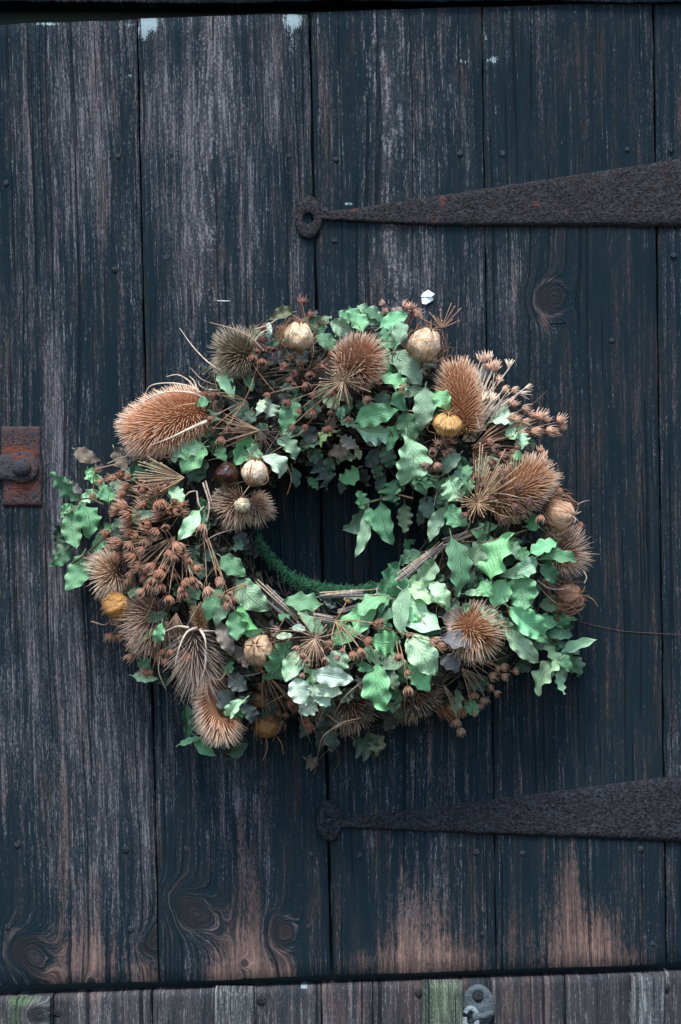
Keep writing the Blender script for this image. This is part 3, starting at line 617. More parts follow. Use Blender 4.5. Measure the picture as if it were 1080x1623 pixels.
# --- teasels
def teasel(base, tip, Rp, sl_, N, colr, pale, d, dz=0, lean=.45, bracts=(), bite=None, label=None, sr=1.15, spread=1.0, jit=.03):
    B, E = W(base[0], base[1], d), W(tip[0], tip[1], d+dz); a = E-B; L = a.length; a.normalize()
    x = a.cross(Vector((0, 1, 0))).normalized(); y = a.cross(x); Rw = Rp*S
    prof = lambda s: (max(0, 1-(abs(s-.48)/.52)**2.3))**.55 if s > .48 else (max(.02, 1-(abs(s-.48)/.53)**2.3))**.55
    def inbite(s, ang):
        if not bite: return 0
        n = x*math.cos(ang)+y*math.sin(ang)
        p = B+a*(s*L)+n*Rw*prof(s); c = W(bite[0], bite[1], d+Rp*.7)
        return max(0, 1-(p-c).length/(bite[2]*S))
    mb = MB(); rows = []
    for i in range(21):
        s = i/20; r = []
        for j in range(24):
            t = 2*math.pi*j/24; b = inbite(s, t); r.append(B+a*(s*L)+(x*math.cos(t)+y*math.sin(t))*(Rw*prof(s)*(1-.75*min(1, b*3))+.0004))
        rows.append(r)
    mb.grid(rows, None, True)
    o = mb.build('teasel_head', MC, wreath, B); o.color = (colr[0]*.5, colr[1]*.45, colr[2]*.4, 1)
    if label: o['label'] = label
    sp = MB()
    N = int(N*1.65)
    for k in range(N):
        s = (k+.5)/N; s = .03+.95*s; t = k*2.399963; t += rnd(-jit, jit)
        if inbite(s, t) > .05: continue
        n = x*math.cos(t)+y*math.sin(t); p = B+a*(s*L)+n*Rw*prof(s)*.96
        out = (s-.42)*1.5
        v = (n*(1-.35*abs(out))+a*(lean*.55+out*.9*spread)+Vector((rnd(-1, 1), rnd(-1, 1), rnd(-1, 1)))*.07).normalized()
        l = sl_*S*(rnd(.8, 1.18) if random.random() > .12 else rnd(.3, .8))*(1+.25*s); u = rnd(0, 1)
        w1 = Vector((rnd(-1, 1), rnd(-1, 1), rnd(-1, 1)))*l*.10; sp.tube([p, p+v*l*.55+a*l*.03+w1*.4, p+v*l+a*l*.10+w1], sr*.52*S, .22*S, 4, u)
    q = sp.build('spines', MS, o, B); q.color = (*colr, pale*.85); q['kind'] = 'stuff'
    for pts, r0, c in bracts:
        stem('bract', pts, r0, .5, c, parent=o)
    return o
PB = (.62, .56, .47)
teasel((326, 645), (203, 692), 36, 16, 1150, (.52, .21, .085), .72, 128, 8, label='large rust orange teasel head with long pale bracts', sr=1.3, bracts=[
    ([(325, 632, 140), (300, 622, 160), (262, 622, 165), (232, 634, 155), (214, 649, 140)], 2.2, PB),
    ([(328, 668, 165), (300, 680, 175), (268, 695, 178), (238, 706, 172)], 3.2, (.60, .54, .44)),
    ([(318, 622, 130), (300, 612, 128), (270, 607, 125), (240, 611, 120), (230, 626, 115), (228, 635, 112)], 1.4, PB),
    ([(312, 620, 120), (300, 604, 115), (282, 594, 110), (264, 597, 108)], 1.5, PB), ([(314, 620, 110), (308, 604, 105), (300, 596, 100)], 1.3, PB),
    ([(350, 619, 110), (330, 617, 105), (318, 612, 100), (314, 604, 98)], 1.3, PB), ([(310, 640, 175), (290, 642, 180), (276, 646, 182)], 1.3, TANS)])
teasel((398, 562), (352, 556), 24, 17, 300, (.10, .085, .05), .38, 125, 12, label='dark olive brown teasel head at the upper left', bracts=[
    ([(418, 556, 140), (395, 534, 150), (365, 520, 150), (332, 511, 145)], 2.2, (.34, .25, .18)), ([(355, 590, 100), (330, 574, 80), (305, 548, 60), (285, 520, 40)], 1.4, PB),
    ([(405, 540, 145), (414, 528, 150), (425, 522, 150)], 1.6, PB)])
teasel((556, 592), (582, 556), 30, 15, 420, (.27, .12, .065), .42, 150, 40, label='brown teasel head at the top of the ring', jit=.3)
teasel((738, 688), (722, 580), 25, 15, 620, (.44, .20, .095), .55, 135, 6, label='upright orange brown teasel head on the right', bracts=[
    ([(760, 680, 150), (752, 640, 150), (754, 600, 145), (762, 570, 140)], 1.3, PB), ([(700, 668, 140), (695, 640, 130), (688, 610, 120)], 1.0, BRN)])
teasel((775, 808), (866, 744), 30, 16, 560, (.38, .18, .09), .55, 130, 10, label='brown teasel head pointing right above the green leaves', bracts=[
    ([(780, 782, 160), (800, 783, 172), (830, 790, 175)], 1.4, PB), ([(775, 800, 150), (790, 815, 165), (815, 820, 160), (835, 818, 150)], 1.2, TANS)])
teasel((875, 882), (912, 868), 22, 22, 240, (.24, .13, .10), .5, 85, 6, lean=.3, label='spiky purple brown teasel head at the right edge')
teasel((733, 985), (768, 1013), 27, 22, 340, (.44, .21, .10), .75, 125, 32, lean=.3, label='pale spined teasel head among the lower right leaves')
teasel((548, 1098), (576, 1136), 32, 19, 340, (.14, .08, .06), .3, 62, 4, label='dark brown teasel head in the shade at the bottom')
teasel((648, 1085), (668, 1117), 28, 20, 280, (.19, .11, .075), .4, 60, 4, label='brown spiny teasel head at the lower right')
teasel((343, 1072), (352, 1168), 25, 17, 520, (.48, .26, .16), .72, 112, 8, bite=(364, 1108, 38), label='pinkish teasel head with a hollow bitten out of its side')
teasel((306, 996), (318, 1072), 15, 36, 260, (.15, .115, .12), .42, 120, 0, lean=.9, label='grey purple teasel head with drooping pale bracts', sr=1.0, bracts=[
    ([(312, 995, 150), (296, 1003, 160), (284, 1028, 165), (277, 1058, 160)], 2.6, PB), ([(318, 998, 150), (325, 1012, 165), (327, 1030, 168)], 3.0, PB), ([(300, 995, 150), (280, 993, 150), (258, 1003, 145)], 2.4, PB),
    ([(322, 1000, 150), (335, 1000, 150), (346, 1001, 150)], 2.0, PB), ([(326, 1030, 160), (325, 1060, 160), (312, 1092, 150), (305, 1104, 140)], 1.8, (.42, .37, .34))])
mb = None
teasel((318, 998), (314, 965), 6, 9, 120, (.30, .17, .08), .35, 140, 6, label='short fuzzy brown teasel stub')
teasel((192, 905), (160, 914), 22, 20, 260, (.31, .18, .11), .75, 90, 0, lean=.3, label='pale spined teasel head at the left edge')
teasel((258, 968), (216, 990), 22, 27, 280, (.21, .12, .10), .45, 95, 4, lean=.6, label='purplish fanned teasel head at the lower left')
teasel((388, 790), (357, 812), 20, 17, 240, (.30, .18, .13), .6, 120, 10, label='tan teasel head under the pale pods'); teasel((398, 792), (415, 816), 15, 14, 160, (.30, .19, .14), .55, 112, 10, label='small tan teasel head beside the inner gap')
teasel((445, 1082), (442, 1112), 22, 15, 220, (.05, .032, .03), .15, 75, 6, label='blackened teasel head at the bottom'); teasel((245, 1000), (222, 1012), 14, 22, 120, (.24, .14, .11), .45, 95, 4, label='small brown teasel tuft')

# --- seed pods
def pod(cx, cy, r, colr, al, d, axis, lobes=6, squash=1.0, horns=5, fil=10, filc=(.30, .17, .10), label=None, hornc=(.20, .11, .06), deep=.13):
    C = W(cx, cy, d); a = Vector((axis[0], -axis[2], -axis[1])).normalized(); x = a.cross(Vector((.2, .9, .3))).normalized(); y = a.cross(x); Rw = r*S; mb = MB(); rows = []; uv = []
    for i in range(19):
        th = math.pi*(1-i/18); rr = []; q = []
        for j in range(36):
            t = 2*math.pi*j/36; lob = abs(math.sin(lobes*t/2+.9*mnoise.noise(Vector((math.cos(t)*1.5+cx, math.sin(t)*1.5, th*.7))))); lob = min(1, lob*(1.15+.7*mnoise.noise(Vector((math.cos(t)*2, cx, th*1.6))))); k = 1-.62*deep*(1-lob)**2.2*math.sin(th)**.6+.20*mnoise.noise(Vector((math.cos(t)*1.6, math.sin(t)*1.6, th*1.5+cx)))+.10*mnoise.noise(Vector((math.cos(t)*5, math.sin(t)*6, th*5+cx)))
            sx = math.sin(th)*Rw*k; z = math.cos(th)*Rw*squash*(1 if th > 1.57 else 1-.10*(1-lob))
            rr.append(C+x*math.cos(t)*sx+y*math.sin(t)*sx+a*z); q.append((lob, i/18))
        rows.append(rr); uv.append(q)
    mb.grid(rows, uv, True)
    o = mb.build('seed_pod', MH, wreath, C); o.color = (*colr, al)
    if label: o['label'] = label
    if horns:
        hb = MB()
        for k in range(horns):
            t = 2*math.pi*(k+.2)/horns; n = x*math.cos(t)+y*math.sin(t); p = C+a*Rw*squash*.92+n*Rw*.12
            hb.tube(spline([p, p+a*Rw*.25+n*Rw*.25, p+a*Rw*.32+n*Rw*.62+Vector((rnd(-1, 1), 0, rnd(-1, 1)))*Rw*.12], 4), Rw*.075, Rw*.02, 5)
        q = hb.build('horns', MT, o, C); q.color = (*hornc, 1)
    if fil:
        fb = MB()
        for k in range(int(fil*1.5)):
            t = rnd(0, 6.28); n = x*math.cos(t)+y*math.sin(t); p = C-a*Rw*squash*.9; o2 = rnd(1.03, 1.32)
            pts = [p, C-a*Rw*.5+n*Rw*o2, C+a*Rw*rnd(0, .3)+n*Rw*(o2+.1)+Vector((rnd(-1, 1), rnd(-1, 1), rnd(-1, 1)))*Rw*.2, C+a*Rw*rnd(.7, 1.4)+n*Rw*rnd(.5, 1.2)]
            P_ = spline(pts, 4); fb.tube(P_, .8*S, .35*S, 4)
            if k % 2: m_ = P_[6]; fb.tube(spline([m_, m_+n*Rw*.25+a*Rw*.3, m_+n*Rw*.2+a*Rw*.75], 4), .6*S, .3*S, 4)
        q = fb.build('bract_mesh', MT, o, C); q.color = (*filc, 1)
    return o
CR = (.74, .62, .44)
pod(474, 534, 23, CR, .9, 165, (.1, -.9, .35), label='round cream seed pod at the top of the ring', fil=12)
pod(674, 547, 24, (.68, .55, .40), .6, 160, (.35, -.8, .35), squash=1.15, label='cream seed pod in brown thready bracts at the upper right', fil=14)
pod(709, 673, 22, (.66, .42, .16), .5, 175, (.1, -.9, .5), squash=.82, label='squat golden seed pod', horns=6, fil=6, deep=.2)
pod(404, 750, 20, (.76, .70, .56), 1.0, 172, (.1, -.95, .25), label='pale ivory seed pod with brown base', squash=1.05, fil=10, filc=(.42, .25, .13))
pod(886, 815, 24, (.68, .46, .33), .8, 120, (.95, .1, .35), squash=1.05, label='pinkish tan seed pod with horns pointing right', horns=4, hornc=(.42, .34, .3), fil=12)
pod(184, 960, 21, (.52, .29, .09), .6, 105, (.55, -.35, .5), squash=1.02, label='golden brown smooth seed pod at the lower left', horns=0, fil=10, lobes=5, deep=.09)
pod(410, 1031, 23, (.60, .46, .32), 1.0, 160, (-.2, -.4, .85), label='ragged papery seed pod at the bottom', lobes=5, deep=.26, fil=8)
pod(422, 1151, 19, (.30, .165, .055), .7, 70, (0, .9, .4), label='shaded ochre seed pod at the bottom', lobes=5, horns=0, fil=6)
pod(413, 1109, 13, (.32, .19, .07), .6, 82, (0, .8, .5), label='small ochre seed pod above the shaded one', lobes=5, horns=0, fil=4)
pod(718, 1122, 17, (.24, .14, .07), .9, 58, (.3, .8, .4), label='brown thready seed pod at the lower right', horns=0, fil=14)
pod(902, 944, 20, (.32, .19, .13), .9, 92, (.9, -.1, .5), label='withered brown seed pod with pale bracts at the right', deep=.3, fil=18, filc=(.3, .18, .12))
pod(384, 801, 12, (.58, .56, .42), .5, 160, (-.4, -.2, .85), label='small pale green seed pod', fil=0, horns=0)
M_nut = M('glossy_nut'); nu = pod(360, 752, 19, (.05, .018, .012), .3, 150, (.2, -.5, .8), label='glossy dark brown dried fruit', fil=0, horns=0, lobes=3, deep=.12)
nu.data.materials[0] = M_nut.done(M_nut.mix(M_nut.noise(M_nut.vec(M_nut.x*1000, M_nut.y*1000, M_nut.z*1000), .15, 3, .6), (.012, .008, .010), (.075, .028, .018)), .22, .6)

# --- umbels of seed capsules
def capsule_mesh(k):
    mb = MB(); r = 6.3*S
    rows = []
    for s, q in ((0, .12), (.15, .55), (.45, .9), (.75, .8), (.95, .45)):
        rows.append([Vector((math.cos(t)*r*q*.9, math.sin(t)*r*q*.9, r*1.7*s-r*.2)) for t in [i*math.pi/4 for i in range(8)]])
    mb.grid(rows, [[(.4, .15)]*8, [(.3, .2)]*8, [(.5, .3)]*8, [(.3, .2)]*8, [(0, 0)]*8], True)
    for i in range(14+k):
        t = i*2.4+k; o_ = rnd(.75, 1.15); n = Vector((math.cos(t), math.sin(t), 0))
        mb.tube([n*r*.45, n*r*o_*1.02+Vector((0, 0, r*.8)), n*r*o_*rnd(.8, 1.5)+Vector((0, 0, r*rnd(1.3, 2.3)))], r*.15, r*.04, 4, rnd(.3, 1))
    me = mb.build('seed_capsule', MS, None); d = me.data; bpy.data.objects.remove(me); return d
CAPS = [capsule_mesh(k) for k in range(4)]
def star_mesh(k):
    mb = MB(); r = 9*S
    for i in range(11):
        t = i*2.4; n = Vector((math.cos(t), math.sin(t), 0)); q = rnd(.5, 1)
        mb.tube([Vector((0, 0, 0)), n*r*.5*q+Vector((0, 0, r*.8)), n*r*1.1*q+Vector((0, 0, r*rnd(1.3, 2.0)))], r*.16, r*.05, 4, rnd(.3, 1))
    me = mb.build('seed_star', MS, None); d = me.data; bpy.data.objects.remove(me); return d
STARS = [star_mesh(k) for k in range(3)]
def umbel(t, hub, tips, colr, pale, lift=34, stemc=TANS, sr=1.0, sizes=(.62, 1.18), star=False, label=None, sag=.0, hd=None, cat='seed_umbel'):
    hx, hy = T(t, *hub); H = W(hx, hy, hd if hd else surf(hx, hy)+8); mb = MB(); ends = []
    for (x, y) in tips:
        px, py = T(t, x, y); E = W(px, py, surf(px, py)+lift+rnd(-10, 12)); c = (H+E)*.5+Vector((rnd(-5, 5)*S, -abs(rnd(5, 18))*S, rnd(0, 10)*S+sag*S)); P_ = bez(H, c, E, 7)
        mb.tube(P_, sr*S, sr*.75*S, 4, rnd(0, 1)); ends.append((E, (P_[-1]-P_[-2]).normalized()))
    o = mb.build(cat, MT, wreath, H); o.color = (*stemc, 1)
    if label: o['label'] = label
    for E, v in ends:
        v = (v+Vector((rnd(-1, 1), rnd(-1, .4), rnd(-1.3, .8)))*.5).normalized()
        me = random.choice(STARS if star else CAPS); c = link('seed_star' if star else 'seed_capsule', me, o, E, v.to_track_quat('Z', 'Y').to_euler()); q = rnd(*sizes)*(1.22 if t == 'D' else 1); c.scale = (q, q, q); k = rnd(.75, 1.25)
        c.color = (colr[0]*k, colr[1]*k, colr[2]*k, pale*rnd(.4, .9))
    return o
RB = (.20, .085, .050); DR = (.13, .048, .034)
umbel('D', (250, 120), [(270,70),(262,20),(245,140)], (.30,.18,.12), .5)
umbel('D', (560, 200), [(365,60),(435,55),(430,95),(495,75),(500,120),(540,130),(580,115),(615,90),(340,65),(410,140)], RB, .35, lift=40)
umbel('D', (560, 280), [(405,190),(370,230),(430,240),(420,210),(650,180),(630,215),(655,215),(690,240),(390,205),(680,190)], RB, .3, lift=34)
umbel('D', (600, 360), [(415,300),(440,320),(510,290),(470,355),(565,325),(500,410),(390,380),(345,400),(380,440),(530,300),(440,390)], RB, .35, lift=38)
umbel('D', (660, 350), [(460,450),(440,530),(460,490),(500,490),(555,490),(600,490),(595,525),(560,560),(655,445),(650,535),(435,560),(530,500)], RB, .3, lift=36)
umbel('D', (690, 380), [(725,460),(755,505),(740,560),(695,620),(630,650),(575,610),(500,620),(540,585),(590,590),(720,560),(760,575)], RB, .35, lift=42)
umbel('D', (800, 340), [(800,295),(875,575),(820,610),(930,650),(870,560),(920,680)], (.25,.14,.1), .4, lift=44, stemc=(.36,.26,.17), sag=22)
umbel('D', (560, 760), [(340,840),(390,850),(385,780),(430,900),(330,850),(410,830)], RB, .4, lift=22, stemc=(.4,.3,.22), sag=14)
umbel('D', (620, 780), [(490,930),(440,945),(560,915),(640,920),(600,920),(715,940),(690,1005),(545,1025),(615,970),(460,905),(520,1020),(580,940)], RB, .4, lift=28, stemc=(.4,.3,.22), sag=10)
for hub in ((520, 260), (600, 300), (470, 420), (640, 470), (560, 120)):
    umbel('D', hub, [(hub[0]+rnd(-170, 60), hub[1]+rnd(-110, 150)) for k in range(7)], RB, .35, lift=30, stemc=BRN)
umbel('F', (310, 640), [(435,730),(555,715),(490,690),(495,730),(430,790),(470,690)], (.30,.18,.12), .4, lift=16)
umbel('F', (290, 700), [(340,830),(370,830),(405,845),(380,880),(435,795),(460,815),(350,920),(415,850)], (.28,.165,.11), .4, lift=6, stemc=(.4,.3,.22), sag=10)
umbel('F', (200, 780), [(290,920),(270,955),(290,1000)], (.30,.18,.12), .45, lift=4, stemc=(.4,.3,.22))
umbel('E', (545, 395), [(760,405),(695,500),(700,480),(585,535),(630,550),(680,550),(525,495),(670,535),(740,410),(600,300)], RB, .35, lift=36)
umbel('E', (455, 480), [(495,580),(360,525),(395,575),(385,660),(550,575),(265,445),(215,505),(410,590),(380,560)], (.2,.11,.085), .35, lift=46)
umbel('E', (850, 450), [(915,470),(865,565),(900,650),(910,725),(1030,490),(1060,520),(1040,500)], (.22,.115,.075), .3, lift=52)
umbel('E', (130, 200), [(15,270),(-30,260),(20,250)], (.24,.14,.1), .35, lift=50)
umbel('G', (690, 330), [(690,395),(770,530),(805,540),(730,555),(695,580),(820,480),(850,500)], DR, .2, lift=-6)
umbel('G', (880, 520), [(915,590),(900,575),(925,600)], DR, .25, lift=2)
PK = (.42, .27, .20)
umbel('C', (300, 500), [(455,130),(470,200),(400,110),(500,250),(545,255),(450,150),(420,140),(430,100)], PK, .6, lift=32, stemc=PALE_S, label='pale fanned seed umbel', sr=1.15, sizes=(.8, 1.3))
umbel('C', (310, 480), [(530,140),(610,240),(540,260),(580,265),(440,310),(400,300)], (.6,.5,.4), .8, lift=30, star=True, stemc=(.55, .5, .43), label='bleached star tipped seed umbel', sr=1.3)
umbel('C', (340, 530), [(780,410),(755,460),(680,390),(660,450),(720,450),(790,440),(700,400),(640,380)], (.36,.20,.14), .55, lift=24, stemc=(.3,.18,.12), star=False, sizes=(.9, 1.35), label='brown seed umbel fanning out to the right')
umbel('C', (345, 545), [(540,320),(600,340),(530,385),(600,410),(585,470),(645,460),(560,400)], PK, .5, lift=34, stemc=(.33,.2,.13), sizes=(.9, 1.2))
umbel('C', (350, 560), [(445,535),(540,550),(480,570),(500,590),(440,600),(425,660),(395,720),(355,670),(470,640),(420,520),(560,535)], DR, .3, lift=40, stemc=BRN)
umbel('C', (365, 820), [(490,710),(560,735),(435,790),(690,690),(610,800),(545,830),(590,860),(320,870),(485,890),(620,805)], (.11,.05,.042), .15, lift=44, stemc=(.42,.3,.19), label='star of straight stalks with dark seeds', hd=150)
umbel('C', (680, 700), [(690,560),(700,580),(760,730),(780,745),(890,915),(690,880)], (.28,.13,.09), .35, lift=28, stemc=BRN)
umbel('C', (190, 600), [(120,620),(165,615),(215,560),(240,510),(180,520),(160,550)], (.20,.10,.09), .25, lift=30, stemc=BRN)
umbel('B', (340, 290), [(315,65),(310,170),(350,130),(240,200),(400,170)], DR, .15, lift=22, stemc=BRN)
umbel('B', (840, 220), [(730,70),(745,115),(830,85),(870,110),(880,130),(850,90),(870,95)], (.26,.14,.11), .35, lift=18, stemc=BRN)
umbel('B', (310, 450), [(310,380),(290,420),(330,470),(270,350),(400,390),(450,330),(240,390),(280,470),(350,420),(260,440),(430,380)], DR, .15, lift=40, stemc=BRN)
umbel('B', (520, 470), [(150,520),(255,560),(305,600),(380,525),(370,600),(270,680),(340,680),(465,605),(460,685),(555,640),(470,505),(440,690)], DR, .2, lift=42, stemc=(.26,.17,.11), hd=165)
umbel('B', (560, 520), [(615,490),(640,480),(630,540),(690,460),(800,490),(600,480)], (.28,.16,.12), .3, lift=44, stemc=BRN)
umbel('B', (960, 780), [(945,875),(990,870),(1035,820),(1000,770),(1020,760),(1050,800)], (.22,.12,.09), .25, lift=36, stemc=BRN)
umbel('B', (60, 270), [(110,200),(140,290),(100,250),(60,330),(170,300),(90,300),(110,350)], DR, .15, lift=40, stemc=BRN)
umbel('A', (990, 560), [(790,520),(830,520),(820,640),(900,690),(860,740),(825,690)], DR, .25, lift=20, stemc=(.3,.2,.13))
umbel('F', (700, 250), [(770,380),(745,380),(780,440),(860,330),(880,360),(800,370)], (.26,.14,.1), .3, lift=26, stemc=(.3,.18,.12))

# --- bare radiating stalks
def spokes(cx, cy, d, n, l0, l1, a0, a1, colr, r=1.1, toward=.5, name='stalk_star'):
    C = W(cx, cy, d); mb = MB()
    for k in range(n):
        t = R(lerp(a0, a1, (k+rnd(.1, .9))/n)); l = rnd(l0, l1)*S; q = rnd(-.1, toward)
        v = Vector((math.cos(t), -q, -math.sin(t))).normalized(); mb.tube([C, C+v*l*.5+Vector((0, 0, -.3*S)), C+v*l], r*S, r*.6*S, 4)
        if random.random() < .6: e = C+v*l; mb.tube([e, e+v*3*S], r*1.5*S, .4*S, 4)
    o = mb.build(name, MT, wreath, C); o.color = (*colr, 1); return o
spokes(545, 603, 185, 34, 22, 50, 60, 400, (.40, .30, .20), toward=.9)
spokes(757, 797, 172, 30, 16, 36, 0, 360, (.46, .32, .20), toward=.9)
spokes(757, 797, 165, 20, 50, 95, -95, -30, (.42, .31, .20))
spokes(500, 1012, 160, 22, 28, 52, 55, 150, (.40, .29, .21)); spokes(500, 1012, 160, 10, 20, 45, 170, 380, (.34, .25, .19))
spokes(292, 757, 150, 26, 40, 78, 140, 215, (.50, .38, .25), name='stalk_fan'); spokes(412, 682, 150, 18, 26, 70, 150, 210, (.30, .22, .16)); spokes(412, 682, 150, 12, 20, 46, 0, 120, (.14, .10, .09))
spokes(280, 972, 135, 16, 26, 44, 60, 130, (.36, .24, .17)); spokes(700, 520, 120, 12, 10, 50, 200, 340, (.30, .19, .14))
for k in range(16):
    x = 745+rnd(-8, 8); stem('bleached_stalk', [(x, 700, 120), (x+18+k*1.6, 650, 140), (765+k*3+rnd(-8, 8), 590+k*3+rnd(-12, 12), 135)], 1.0, .6, (.50, .43, .35))
# short pale stubs and odd twigs
for pts, r0, r1, c in [
    ([(312, 778, 150), (316, 800, 155), (326, 815, 150)], 1.5, 1.0, PALE_S), ([(322, 765, 150), (332, 800, 158), (328, 828, 160)], 1.6, 1.0, PALE_S), ([(326, 762, 155), (334, 790, 158), (340, 808, 150)], 1.5, 1.0, PALE_S),
    ([(285, 800, 140), (298, 782, 150), (310, 778, 150)], 1.3, .9, PALE_S), ([(225, 725, 120), (195, 733, 118), (160, 742, 105), (140, 752, 95)], 1.4, .8, (.36, .26, .19)), ([(300, 735, 120), (255, 722, 130), (205, 722, 125), (170, 735, 110)], 1.2, .8, PALE_S),
    ([(120, 795, 70), (140, 790, 80), (165, 800, 95)], 1.6, 1.6, (.10, .07, .05)), ([(112, 895, 60), (140, 875, 85), (180, 840, 110)], 1.6, 1.6, (.10, .07, .05)), ([(145, 985, 70), (168, 990, 85), (180, 975, 95)], 1.2, .7, (.3, .2, .14)),
    ([(420, 1160, 60), (424, 1185, 55), (417, 1205, 45)], 1.0, .5, TANS), ([(440, 1168, 60), (447, 1180, 55), (450, 1196, 45)], .9, .4, TANS), ([(600, 792, 95), (625, 784, 100), (655, 790, 110)], 1.6, 1.8, (.20, .14, .10)),
    ([(575, 800, 96), (582, 797, 96), (600, 792, 95)], 1.6, 1.6, (.20, .20, .12)), ([(254, 1040, 110), (252, 1065, 110), (264, 1094, 100)], 1.0, .6, PALE_S), ([(720, 1110, 80), (728, 1130, 70), (724, 1148, 60), (712, 1150, 55)], .9, .5, TANS),
    ([(690, 1080, 60), (710, 1130, 60), (735, 1170, 45)], .8, .4, TANS), ([(636, 1100, 90), (650, 1112, 95), (664, 1125, 95)], 1.4, 1.2, PALE_S), ([(852, 920, 110), (870, 932, 115), (890, 934, 118), (905, 930, 116)], 1.8, .9, PALE_S), ([(850, 925, 105), (880, 955, 110), (905, 960, 105), (917, 970, 95)], 1.1, .5, TANS),
    ([(925, 905, 100), (930, 915, 105), (926, 925, 105)], 1.4, .8, PALE_S), ([(932, 945, 90), (942, 952, 88), (948, 962, 84)], .8, .4, TANS), ([(915, 800, 120), (925, 795, 120), (935, 793, 118)], 1.3, .4, (.3, .25, .25)), ([(800, 855, 120), (820, 845, 122), (850, 835, 118)], 2.0, 1.4, (.25, .16, .1)),
    ([(560, 1150, 50), (530, 1180, 30), (505, 1205, 22), (498, 1228, 20)], 1.1, .8, (.10, .07, .05)), ([(530, 1180, 30), (538, 1205, 22), (528, 1225, 18)], .9, .5, (.10, .07, .05)), ([(480, 500, 120), (477, 490, 122), (478, 480, 124)], 1.2, .9, BRN), ([(405, 522, 120), (425, 515, 125), (440, 505, 120)], 1.3, .9, PALE_S), ([(500, 520, 140), (485, 512, 145), (465, 500, 145)], 1.6, 1.0, (.3, .18, .12)), ([(448, 560, 150), (446, 540, 160), (455, 520, 165), (470, 508, 165)], 1.3, .8, (.36, .2, .12)),
    ([(455, 735, 150), (462, 760, 140), (455, 785, 130)], .7, .4, TANS)]:
    stem('twig', pts, r0, r1, c)
for k in range(110):    # fine dry stems lying over and through the leaves
    a = rnd(0, 6.28); q = rnd(-.8, .95); x, y = 538+(236+q*105)*math.cos(a), 842+(212+q*100)*math.sin(a); l = rnd(35, 95); t = a+random.choice((-1, 1))*rnd(.2, 1.7); d = surf(x, y)+rnd(0, 22); b = rnd(-16, 16)
    x2, y2 = x+l*math.cos(t), y+l*math.sin(t); stem('twig', [(x, y, d), (x+l*.5*math.cos(t)-b*math.sin(t), y+l*.5*math.sin(t)+b*math.cos(t), d+rnd(4, 18)), (x2, y2, surf(x2, y2)+rnd(0, 22))], rnd(.6, 1.1), .45, random.choice([TANS, BRN, BRN, (.25, .17, .12), PALE_S]), 4, 4)
for k in range(70):     # thin threads straggling out of the mass
    a = rnd(0, 6.28); x, y = 538+290*math.cos(a), 842+262*math.sin(a); l = rnd(30, 62); t = a+rnd(-.9, .9); d = surf(x, y)
    b = rnd(-14, 14); stem('twig', [(x, y, d), (x+l*.5*math.cos(t)-b*math.sin(t), y+l*.5*math.sin(t)+b*math.cos(t), d+10), (x+l*math.cos(t), y+l*math.sin(t), d+rnd(-10, 10))], .8, .4, random.choice([TANS, BRN, (.25, .17, .12)]), 4, 4)

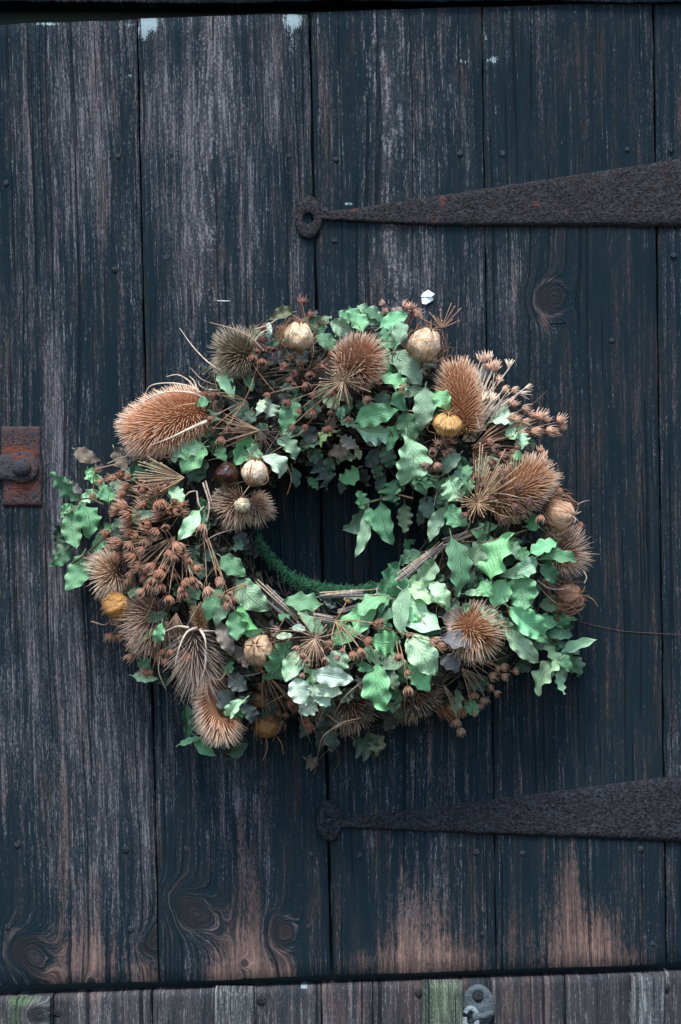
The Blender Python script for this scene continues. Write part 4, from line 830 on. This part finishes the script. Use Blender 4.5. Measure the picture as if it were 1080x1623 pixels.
# --- bound straw bundles lying on the ring
def bundle(p, q, wd, n, ties, d, tail=0):
    P0, Q0 = W(*p, d), W(*q, d+4); ax = (Q0-P0); L = ax.length; ax.normalize(); sd_ = ax.cross(Vector((0, 1, 0))).normalized(); up = Vector((0, -1, 0))
    root = link('straw_bundle', None, wreath, P0); root.empty_display_size = .01
    for k in range(n):
        u = (k+.5)/n*2-1; o1 = sd_*(u*wd*S*.5)+up*(math.sqrt(max(0, 1-u*u))*wd*.35*S+rnd(-1, 1)*S); a = rnd(0, .16)*L; b = L-rnd(.05, .34)*L; r = rnd(.9, 1.7)*S
        mb = MB(); j1 = sd_*rnd(-2, 2)*S; mb.tube([P0+ax*a+o1-j1, P0+ax*(a+b)*.5+o1, P0+ax*b+o1+j1], r, r*.8, 6)
        o = mb.build('straw', MT, root, P0+ax*a+o1); c = random.choice([(.36, .31, .26), (.50, .42, .33), (.22, .20, .18), (.13, .125, .13), (.36, .24, .14), (.30, .29, .29)]); o.color = (*c, 1)
    for t in ties:
        mb = MB(); c = P0+ax*(t*L); mb.tube([c+sd_*(math.cos(a)*wd*.62*S)+up*(math.sin(a)*wd*.52*S)+ax*(a*.5*S) for a in [R(i*20) for i in range(19)]], .45*S, .45*S, 5)
        o = mb.build('wire_tie', M_silver, root, c)
bundle((622, 926), (722, 848), 14, 11, (.22, .34, .58), 118)
bundle((500, 944), (614, 937), 10, 7, (.5, .85), 116); bundle((530, 970), (655, 940), 8, 5, (.3, .62), 106)
bundle((408, 918), (486, 992), 9, 5, (.30, .48), 118); bundle((412, 938), (492, 1010), 10, 6, (.25,), 112); bundle((470, 972), (556, 988), 13, 7, (), 114)
bundle((700, 862), (800, 826), 11, 7, (), 122)

# --- small things caught beside the wreath
mb = MB()
def chip(pts, h, tilt):
    n = len(pts); top = [F(x, y, h+tilt*(x-678)) for x, y in pts]; bot = [F(x, y, h-1+tilt*(x-678)) for x, y in pts]
    mb.add(top+bot, [tuple(range(n))]+[tuple(range(2*n-1, n-1, -1))]+[(i, i+n, (i+1) % n+n, (i+1) % n) for i in range(n)])
chip([(667, 471), (670, 465), (679, 460), (689, 467), (684, 471)], 8, .2); chip([(668, 473), (685, 471), (687, 476), (675, 483), (669, 482)], 6, -.2)
o = mb.build('paper_scrap', M('white_scrap').done((.72, .85, .86), .6, .3), None, F(678, 472, 4), False); thing(o, 'small white paper scrap stuck on the door above the wreath', 'scrap')
P_ = spline([F(918, 985, 2.6), F(945, 992, 3), F(985, 1000, 2.8), F(1030, 1003, 2.8), F(1090, 1006, 2.6)], 6); mb = MB(); mb.tube(P_, .45*S, .4*S, 4)
o = mb.build('thread', MT, None, P_[0]); o.color = (.12, .085, .08, 1); thing(o, 'thin brown thread stuck across the plank right of the wreath', 'thread')
